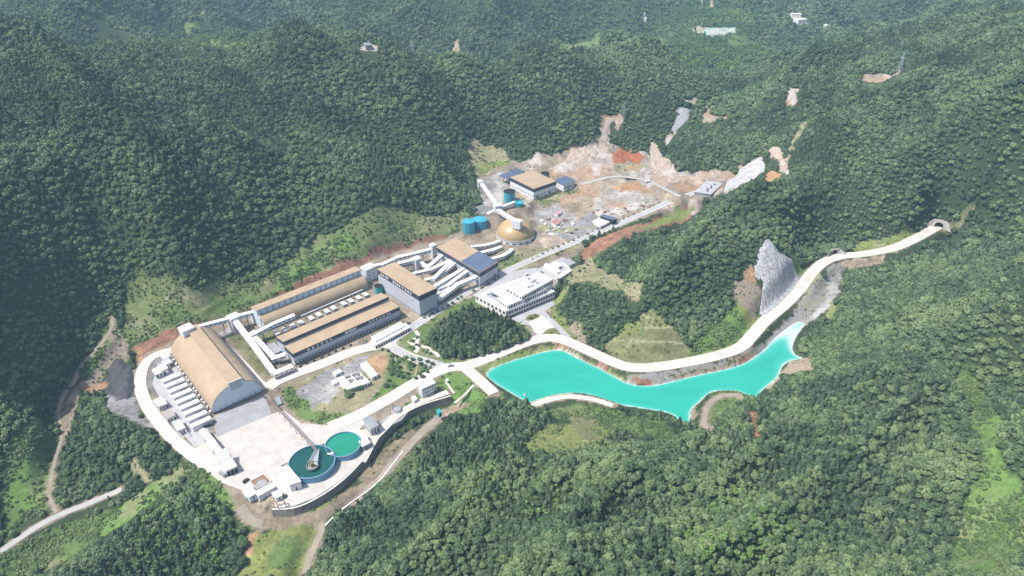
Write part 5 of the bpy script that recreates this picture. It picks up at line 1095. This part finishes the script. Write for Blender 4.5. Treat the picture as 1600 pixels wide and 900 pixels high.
def crown_mesh(name, lobes, per, size, m, seed, core=.74, droop=.25):
    """lobes = (x, y, z, rx, rz): a dark inner lump each, wrapped in small leaf clumps that look outward and every way."""
    r = np.random.default_rng(seed); V = []; F = []; LV = []
    import bmesh
    bm = bmesh.new()
    for (x, y, z, rx, rz) in lobes:
        q = bmesh.ops.create_icosphere(bm, subdivisions=1, radius=1.0)
        for v in q['verts']:
            j = core * (1 + .25 * (r.random() - .5)); v.co = Vector((x + v.co.x * rx * j, y + v.co.y * rx * j, z + v.co.z * rz * j))
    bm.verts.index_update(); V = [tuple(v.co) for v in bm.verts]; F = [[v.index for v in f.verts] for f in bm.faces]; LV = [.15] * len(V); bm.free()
    tot = sum(l[3] ** 2 for l in lobes)
    for (x, y, z, rx, rz) in lobes:
        for _ in range(max(6, int(per * rx * rx / tot))):
            d = r.normal(size=3); d /= np.linalg.norm(d)
            if d[2] < -.35: d[2] *= -.6; d /= np.linalg.norm(d)
            rad = .78 + .30 * r.random(); c = np.array([x + d[0] * rx * rad, y + d[1] * rx * rad, z + d[2] * rz * rad])
            nrm = d + r.normal(size=3) * .42 + np.array([0, 0, droop]); nrm /= np.linalg.norm(nrm)
            u = np.cross(nrm, r.normal(size=3)); u /= np.linalg.norm(u); w_ = np.cross(nrm, u); s = size * (.55 + .9 * r.random()); b_ = len(V)
            k = [(1, .1), (.25, .75), (-.9, .45), (-.55, -.7), (.5, -.85)]
            V += [tuple(c + u * (s * a * (.7 + .6 * r.random())) + w_ * (s * b * (.7 + .6 * r.random())) + nrm * (.18 * s * r.normal())) for a, b in k]
            F.append([b_ + i for i in range(5)]); LV += [float(r.random())] * 5
    me = bpy.data.meshes.new(name); me.from_pydata(V, [], F); a = me.attributes.new("Leaf", 'FLOAT', 'POINT'); a.data.foreach_set("value", np.array(LV, np.float32))
    me.materials.append(m); me.update(); return me
def lobes_round(seed, n, spread, flat=.85):
    r = np.random.default_rng(seed); l = [(0, 0, 1.25, .62, .62 * flat)]
    for i in range(n):
        a = 2 * math.pi * (i + r.random() * .7) / n; k = spread * (.75 + .5 * r.random()); s = .36 + .2 * r.random()
        l.append((math.cos(a) * k, math.sin(a) * k, .95 + .55 * (r.random() - .35), s, s * flat))
    return l
def lobes_cone(seed, tiers=6):
    r = np.random.default_rng(seed); l = []
    for i in range(tiers):
        t = i / (tiers - 1); k = .74 * (1 - t) ** .8 + .14
        l.append((.08 * r.normal() * (1 - t), .08 * r.normal() * (1 - t), .75 + 2.45 * t, k, .36))
    return l
def lobes_tuft(seed):
    r = np.random.default_rng(seed); l = []
    for i in range(7):
        a = r.random() * 6.28; k = .55 * r.random() ** .6; l.append((math.cos(a) * k, math.sin(a) * k, .8 + .8 * r.random(), .30 + .1 * r.random(), .5 + .2 * r.random()))
    return l
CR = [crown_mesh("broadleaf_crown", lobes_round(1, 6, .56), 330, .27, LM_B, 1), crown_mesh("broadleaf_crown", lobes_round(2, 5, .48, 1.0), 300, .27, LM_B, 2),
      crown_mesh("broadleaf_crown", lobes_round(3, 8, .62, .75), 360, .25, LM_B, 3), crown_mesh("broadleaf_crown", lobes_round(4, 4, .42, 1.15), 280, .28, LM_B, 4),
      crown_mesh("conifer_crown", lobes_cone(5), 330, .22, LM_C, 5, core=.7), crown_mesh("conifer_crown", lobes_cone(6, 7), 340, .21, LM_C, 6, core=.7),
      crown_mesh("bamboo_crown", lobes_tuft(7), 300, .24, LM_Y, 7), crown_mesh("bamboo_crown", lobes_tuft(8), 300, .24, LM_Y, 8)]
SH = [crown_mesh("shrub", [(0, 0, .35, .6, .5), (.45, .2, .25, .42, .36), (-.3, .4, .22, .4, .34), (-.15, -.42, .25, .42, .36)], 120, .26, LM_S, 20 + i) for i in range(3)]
def trunk_mesh(h, r0):
    mb = MB(); prof = [(r0 * 1.35, -.25), (r0, .12), (r0 * .7, h * .6), (r0 * .3, h)]
    mb.lathe((0, 0, 0), prof, 7)
    for a in (.5, 2.4, 4.5): mb.bar((0, 0, h * .5), (math.cos(a) * .35, math.sin(a) * .35, h * .95), r0 * .38, 4)
    o = mb.build("trunk", M_TRUNK); me = o.data; bpy.data.objects.remove(o); return me
TR = [trunk_mesh(1.1, .075), trunk_mesh(1.1, .07), trunk_mesh(1.0, .08), trunk_mesh(1.2, .07), trunk_mesh(2.8, .07), trunk_mesh(2.8, .07), trunk_mesh(1.2, .05), trunk_mesh(1.2, .05)]

def raster(a, x, y):
    i = np.clip(np.rint(np.interp(x, GX, np.arange(nx))).astype(int), 0, nx - 1); j = np.clip(np.rint(np.interp(y, GY, np.arange(ny))).astype(int), 0, ny - 1); return a[j, i]
def project(x, y, z):
    fx, fy, fz = x, y * CP - (z - HC) * SP, -(y * SP + (z - HC) * CP); return 800 + fx / fy * FPX, 450 + fz / fy * FPX, fy
def scatter(y0, y1, sp, r_):
    xs = np.arange(-2600, 2600, sp); ys = np.arange(y0, y1, sp); x, y = np.meshgrid(xs, ys); x = x + (r_.random(x.shape) - .5) * sp * .95; y = y + (r_.random(y.shape) - .5) * sp * .95
    m = np.abs(x) < (y * .95 + 330) * .86; x, y = x[m], y[m]; z = hz(x, y); px, py, d = project(x, y, z)
    m = (d > 0) & (px > -140) & (px < 1740) & (py > -70) & (py < 1010); return x[m], y[m], z[m]
r2 = np.random.default_rng(5)
bands = [(170, 620, 3.3), (620, 1250, 3.7), (1250, 1750, 5.0), (1750, 2500, 7.0), (2500, 3600, 11.0)]
TX, TY, TZ, TSP = [], [], [], []
for y0, y1, sp in bands:
    x, y, z = scatter(y0, y1, sp, r2); TX.append(x); TY.append(y); TZ.append(z); TSP.append(np.full(len(x), sp))
TX, TY, TZ, TSP = map(np.concatenate, (TX, TY, TZ, TSP))
keep = raster(tree_ok, TX, TY) > .5
# crowns must not hang over the open ground behind them as seen from the air, nor be buried behind a ridge
hgt = np.where(TY < 1400, 6.0, 2.0 * TSP); k_ = 1 + hgt / np.maximum(HC - TZ, 60)
keep &= (raster(tree_ok, TX * k_, TY * k_) > .5) | (r2.random(len(TX)) < .12)
k_ = 1 + 3.5 / np.maximum(HC - TZ, 60); keep &= (raster(tree_ok, TX * k_, TY * k_) > .5) | (r2.random(len(TX)) < .3)
vis = np.ones(len(TX), bool); zt = TZ + 40
for f_ in np.linspace(.12, .97, 46): vis &= HC + (zt - HC) * f_ > hz(TX * f_, TY * f_)
keep &= vis
TX, TY, TZ, TSP = TX[keep], TY[keep], TZ[keep], TSP[keep]; nT = len(TX)
gap = fbm(TX / 18, TY / 18, 2)
stand = fbm(TX / 90 + 3, TY / 90 + 7, 3); kind_n = fbm(TX / 55 + 23, TY / 55 + 11, 3)
SIZE = (TSP / 3.5) * (1.40 + 2.3 * r2.random(nT) ** 2.2) * (.62 + .76 * stand)
SPEC = r2.integers(0, 4, nT)
PXX, PYY, DD = project(TX, TY, TZ)
conifer = (kind_n > .60) & (r2.random(nT) < .65) & (DD < 1250); conifer |= inside(PXX, PYY, pts_px('1050,690 1180,655 1400,690 1490,800 1450,890 1250,810 1150,740')) & (r2.random(nT) < .5)
conifer |= inside(PXX, PYY, pts_px('640,700 720,640 800,630 830,660 780,720 700,760 620,770')) & (r2.random(nT) < .5)
SPEC[conifer] = 4 + r2.integers(0, 2, conifer.sum())
bam_or_haze = np.zeros(nT, bool)
for s in ("230,790 330,750 385,820 380,870 300,900 200,880", "1060,840 1130,760 1250,820 1230,880 1100,890", "760,780 830,740 900,760 850,820", "250,440 330,420 420,400 440,430 330,470", "700,760 740,700 790,740 740,800", "360,320 380,315 390,330 370,335", "1100,230 1140,215 1165,240 1120,250"):
    bam_or_haze |= inside(PXX, PYY, pts_px(s)) & (r2.random(nT) < .42)
bam_or_haze |= (TY > 1350) & (fbm(TX / 240 + 1, TY / 240, 3) > .47) & (r2.random(nT) < .85)  # far stands: paler foliage carries part of the distance haze in its colour
SPEC[bam_or_haze] = 6 + r2.integers(0, 2, bam_or_haze.sum()); SIZE[bam_or_haze] *= .85
SIZE[conifer] *= .78
ROT = r2.random(nT) * 6.283
inview = (PXX > 4) & (PXX < 1596) & (PYY > 30) & (PYY < 893)
order = np.argsort(DD - SIZE * 6 + np.where(inview, 0, 1e6)); near = np.zeros(nT, bool); near[order[:300]] = True

def tree(name, label, cat, group, crown, trunk, x, y, z, s, rot, sz=1.0):
    o = bpy.data.objects.new(name, None); COL.objects.link(o); o.location = (x, y, z - .1); o.rotation_euler = (0, 0, rot); o.scale = (s, s, s * sz); o.empty_display_size = 1
    for nm, me_ in (("crown", crown), ("trunk", trunk)): c = bpy.data.objects.new(nm, me_); COL.objects.link(c); c.parent = o
    return tag(o, label, cat, group)
def where(px, py):
    if px < 420: return "the wooded rise below the dirt yard, lower left", "lower left rise"
    if px < 700: return "the slope beside the dirt ditch road", "ditch road slope"
    if px < 1000: return "the near hill below the pond", "near hill"
    if px < 1300: return "the near ridge at the lower edge", "near ridge"
    return "the slope beside the bright green gully", "gully slope"
for i in np.nonzero(near)[0]:
    w_, g_ = where(PXX[i], PYY[i]); sp = SPEC[i]
    size_ = "large" if SIZE[i] > 2.5 else ("small" if SIZE[i] < 1.8 else "medium sized")
    if sp < 4: nm, lb, ct = "broadleaf_tree", f"{size_} {('rounded', 'narrow', 'broad', 'tall')[sp]} green broadleaf tree on {w_}", "tree"
    elif sp < 6: nm, lb, ct = "conifer_tree", f"{size_} dark pointed conifer among broadleaf trees on {w_}", "conifer"
    else: nm, lb, ct = "bamboo_clump", f"{size_} bright feathery bamboo clump on {w_}", "bamboo"
    tree(nm, lb, ct, f"{ct}s on the {g_}, {size_}", CR[sp], TR[sp], TX[i], TY[i], TZ[i], SIZE[i], ROT[i])
# the conifer grove on the knoll between the works road and the pond road
GROVE = PL("672,541 674,523 690,507 728,487 748,488 790,505 820,522 828,531 800,541 762,554 722,561 694,558 680,549")
gx_ = []; gp = np.array(GROVE); xs, ys = np.meshgrid(np.arange(gp[:, 0].min(), gp[:, 0].max(), 4.3), np.arange(gp[:, 1].min(), gp[:, 1].max(), 4.3))
xs = xs.ravel() + (r2.random(xs.size) - .5) * 3; ys = ys.ravel() + (r2.random(ys.size) - .5) * 3; ins = inside(xs, ys, GROVE); xs, ys = xs[ins], ys[ins]
dg, _, _ = seg_dist(xs, ys, GROVE); gz = hz(xs, ys) + 5 * sstep(0, 25, dg)
for i in range(min(300, len(xs))):
    s = 2.7 + 1.1 * r2.random() + .6 * min(dg[i] / 20, 1); edge = dg[i] < 6
    big = "tall" if s > 4.1 else "shorter"
    tree("grove_conifer", f"{big} dark conifer {'on the rim' if edge else 'in the middle'} of the grove beside the office", "conifer", f"{big} conifers {'on the rim' if edge else 'in the middle'} of the grove", CR[4 + i % 2] if r2.random() < .38 else CR[int(r2.integers(0, 4))], TR[4 + i % 2], xs[i], ys[i], gz[i] - .3, s, r2.random() * 6.28, 1.05)
# garden trees and roadside bushes, each a thing
def garden(s, label, group, size, name="garden_tree", spec=(0, 2)):
    for q in pts_px(s):
        p = G(*q[:2]); k = size * (.8 + .4 * r2.random()); sp = spec[int(r2.integers(0, len(spec)))]
        tree(name, label, "tree" if "tree" in name else "bush", group, CR[sp], TR[sp], p[0], p[1], p[2], k, r2.random() * 6.28, .8)
garden("620,558 622,566 624,575 628,562 634,560 637,585 641,579 646,572 656,563 658,570 661,580 664,574 668,566 655,585 650,592 638,592 630,590 660,590 668,582 672,575 676,570 626,583 621,588 645,563", "small rounded green tree in the garden between the curved footpaths", "garden trees", 1.75)
garden("606,549 597,547 612,556 613,566 613,576 611,586 608,596 603,604", "dark green bush in the row bounding the orange bare ground", "bushes beside the orange ground", 2.0, "garden_bush")
garden("542,612 548,616 553,610 560,608 567,604 545,620 575,601", "dense green bush below the white ruined roofs", "bushes below the ruined roofs", 2.6, "garden_bush")
garden("660,548 665,551 668,548 672,553 641,534 643,533 660,535 664,538 645,545 640,543", "small bush in the little park between the curved white paths and the grove", "park bushes", 1.5, "garden_bush")
garden("607,516 612,512 617,507 638,506 633,513 652,528 655,541 602,522 597,526", "small bush beside the white carport and the curved works road", "bushes beside the carport", 1.7, "garden_bush")
garden("663,497 670,494 676,491 684,487 692,483 700,479 707,475 715,468 721,465 740,455 752,450 763,444 773,438 779,434", "low green bush in the strip between the big halls and works road", "bushes along the halls", 1.6, "roadside_bush")
garden("918,366 926,362 934,359 942,356 950,352 958,349 966,346 974,342 982,339 990,335 998,332 1006,328 1014,325 1022,321 1030,317 880,382 888,379 896,376 904,372 872,386 864,389 856,393 848,397 840,401 832,405", "small dark bush in the row along the upper edge of the works road", "roadside bush row", 1.25, "roadside_bush")
garden("445,776 462,752 495,705 500,700 505,698 462,800 431,778", "small dark bush beside the retaining wall and round tanks", "bushes by the tanks", 1.5, "garden_bush")
garden("836,494 829,498 860,520 866,517", "small bush on the oval lawn of the white plaza", "bushes on the plaza lawns", 1.5, "garden_bush")
garden("790,655 802,646 812,643 818,640 822,638 826,642 808,652 796,660", "dark tree on the bank at the pond's left end", "trees at the pond's left end", 3.6, "bank_tree", (1, 4))
garden("870,398 877,393 905,425 912,420 918,415 885,440 893,432 840,432 846,428", "green bush beside the grey office yard", "bushes by the office yard", 1.7, "garden_bush")

def gn_scatter(name, x, y, z, s, rot, idx, protos, cat_label=None, sz=None):
    n = len(x); me = bpy.data.meshes.new(name); me.vertices.add(n); me.vertices.foreach_set("co", np.c_[x, y, z].astype(np.float32).ravel())
    sc3 = np.c_[s, s, s if sz is None else sz]
    for nm, tp, key, v in (("tree_scale", 'FLOAT_VECTOR', "vector", sc3), ("tree_rot", 'FLOAT_VECTOR', "vector", np.c_[rot * 0, rot * 0, rot]), ("tree_kind", 'INT', "value", idx)):
        a = me.attributes.new(nm, tp, 'POINT'); a.data.foreach_set(key, np.ascontiguousarray(v, dtype=np.int32 if tp == 'INT' else np.float32).ravel())
    o = bpy.data.objects.new(name, me); COL.objects.link(o)
    pc = bpy.data.collections.new(name + "_kinds")
    for i, pm_ in enumerate(protos): pc.objects.link(bpy.data.objects.new(f"{name}_kind_{chr(97 + i)}", pm_))
    g = bpy.data.node_groups.new(name + "_nodes", 'GeometryNodeTree'); g.interface.new_socket("Geometry", in_out='INPUT', socket_type='NodeSocketGeometry'); g.interface.new_socket("Geometry", in_out='OUTPUT', socket_type='NodeSocketGeometry')
    N = g.nodes; L = g.links; gi = N.new("NodeGroupInput"); go = N.new("NodeGroupOutput"); ip = N.new("GeometryNodeInstanceOnPoints"); ci = N.new("GeometryNodeCollectionInfo")
    ci.inputs["Collection"].default_value = pc; ci.inputs["Separate Children"].default_value = True; ci.inputs["Reset Children"].default_value = True
    def na(nm, tp): q = N.new("GeometryNodeInputNamedAttribute"); q.data_type = tp; q.inputs["Name"].default_value = nm; return q.outputs[0]
    L.new(gi.outputs[0], ip.inputs["Points"]); L.new(ci.outputs[0], ip.inputs["Instance"]); ip.inputs["Pick Instance"].default_value = True
    L.new(na("tree_kind", 'INT'), ip.inputs["Instance Index"]); L.new(na("tree_scale", 'FLOAT_VECTOR'), ip.inputs["Scale"]); L.new(na("tree_rot", 'FLOAT_VECTOR'), ip.inputs["Rotation"])
    L.new(ip.outputs[0], go.inputs[0]); md = o.modifiers.new("scatter", 'NODES'); md.node_group = g
    tag(o, None, None, kind='stuff'); return o
m = ~near
print("FOREST", m.sum(), "near", near.sum(), "grove", len(xs))
SIZE *= np.where(TY > 1700, .85, 1)
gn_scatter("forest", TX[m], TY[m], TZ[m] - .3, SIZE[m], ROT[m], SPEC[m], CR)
# shrubs and tall grass over the open slopes
sx, sy, sz_ = [], [], []
for y0, y1, sp in ((170, 700, 1.9), (700, 1250, 2.7), (1250, 2400, 5)):
    x, y, z = scatter(y0, y1, sp, r2); dens = raster(shrub, x, y); pk = fbm(x / 16 + 2, y / 16 + 9, 3)
    k = r2.random(len(x)) < dens * sstep(.34, .62, pk + .22 * (dens - .3)) * 1.1; sx.append(x[k]); sy.append(y[k]); sz_.append(z[k])
sx, sy, sz_ = map(np.concatenate, (sx, sy, sz_)); n = len(sx); print("SHRUBS", n)
big = raster(shrub, sx, sy); ss = (.7 + 1.0 * r2.random(n) ** 2) * (.75 + .8 * big) * np.where(sy > 1250, 2.2, 1) * np.where(sy > 700, 1.2, 1)
gn_scatter("undergrowth", sx, sy, sz_ - .1, ss, r2.random(n) * 6.28, r2.integers(0, 3, n), SH)
# air: the blue-grey haze that the far hills fade into
hb = MB(); hb.prism([(-3300, -30), (3300, -30), (3300, 4700), (-3300, 4700)], float(HH.min()) - 8, max(float(HH.max()) + 40, HC + 12))
hm = bpy.data.materials.new("haze_air"); hm.use_nodes = True; t = hm.node_tree; t.nodes.remove(t.nodes["Principled BSDF"])
pv = t.nodes.new("ShaderNodeVolumePrincipled"); pv.inputs["Density"].default_value = .00012; pv.inputs["Color"].default_value = (.50, .79, 1.0, 1); pv.inputs["Anisotropy"].default_value = .0
t.links.new(pv.outputs[0], t.nodes["Material Output"].inputs["Volume"])
hz_o = hb.build("haze", hm); tag(hz_o, None, None, kind='stuff')
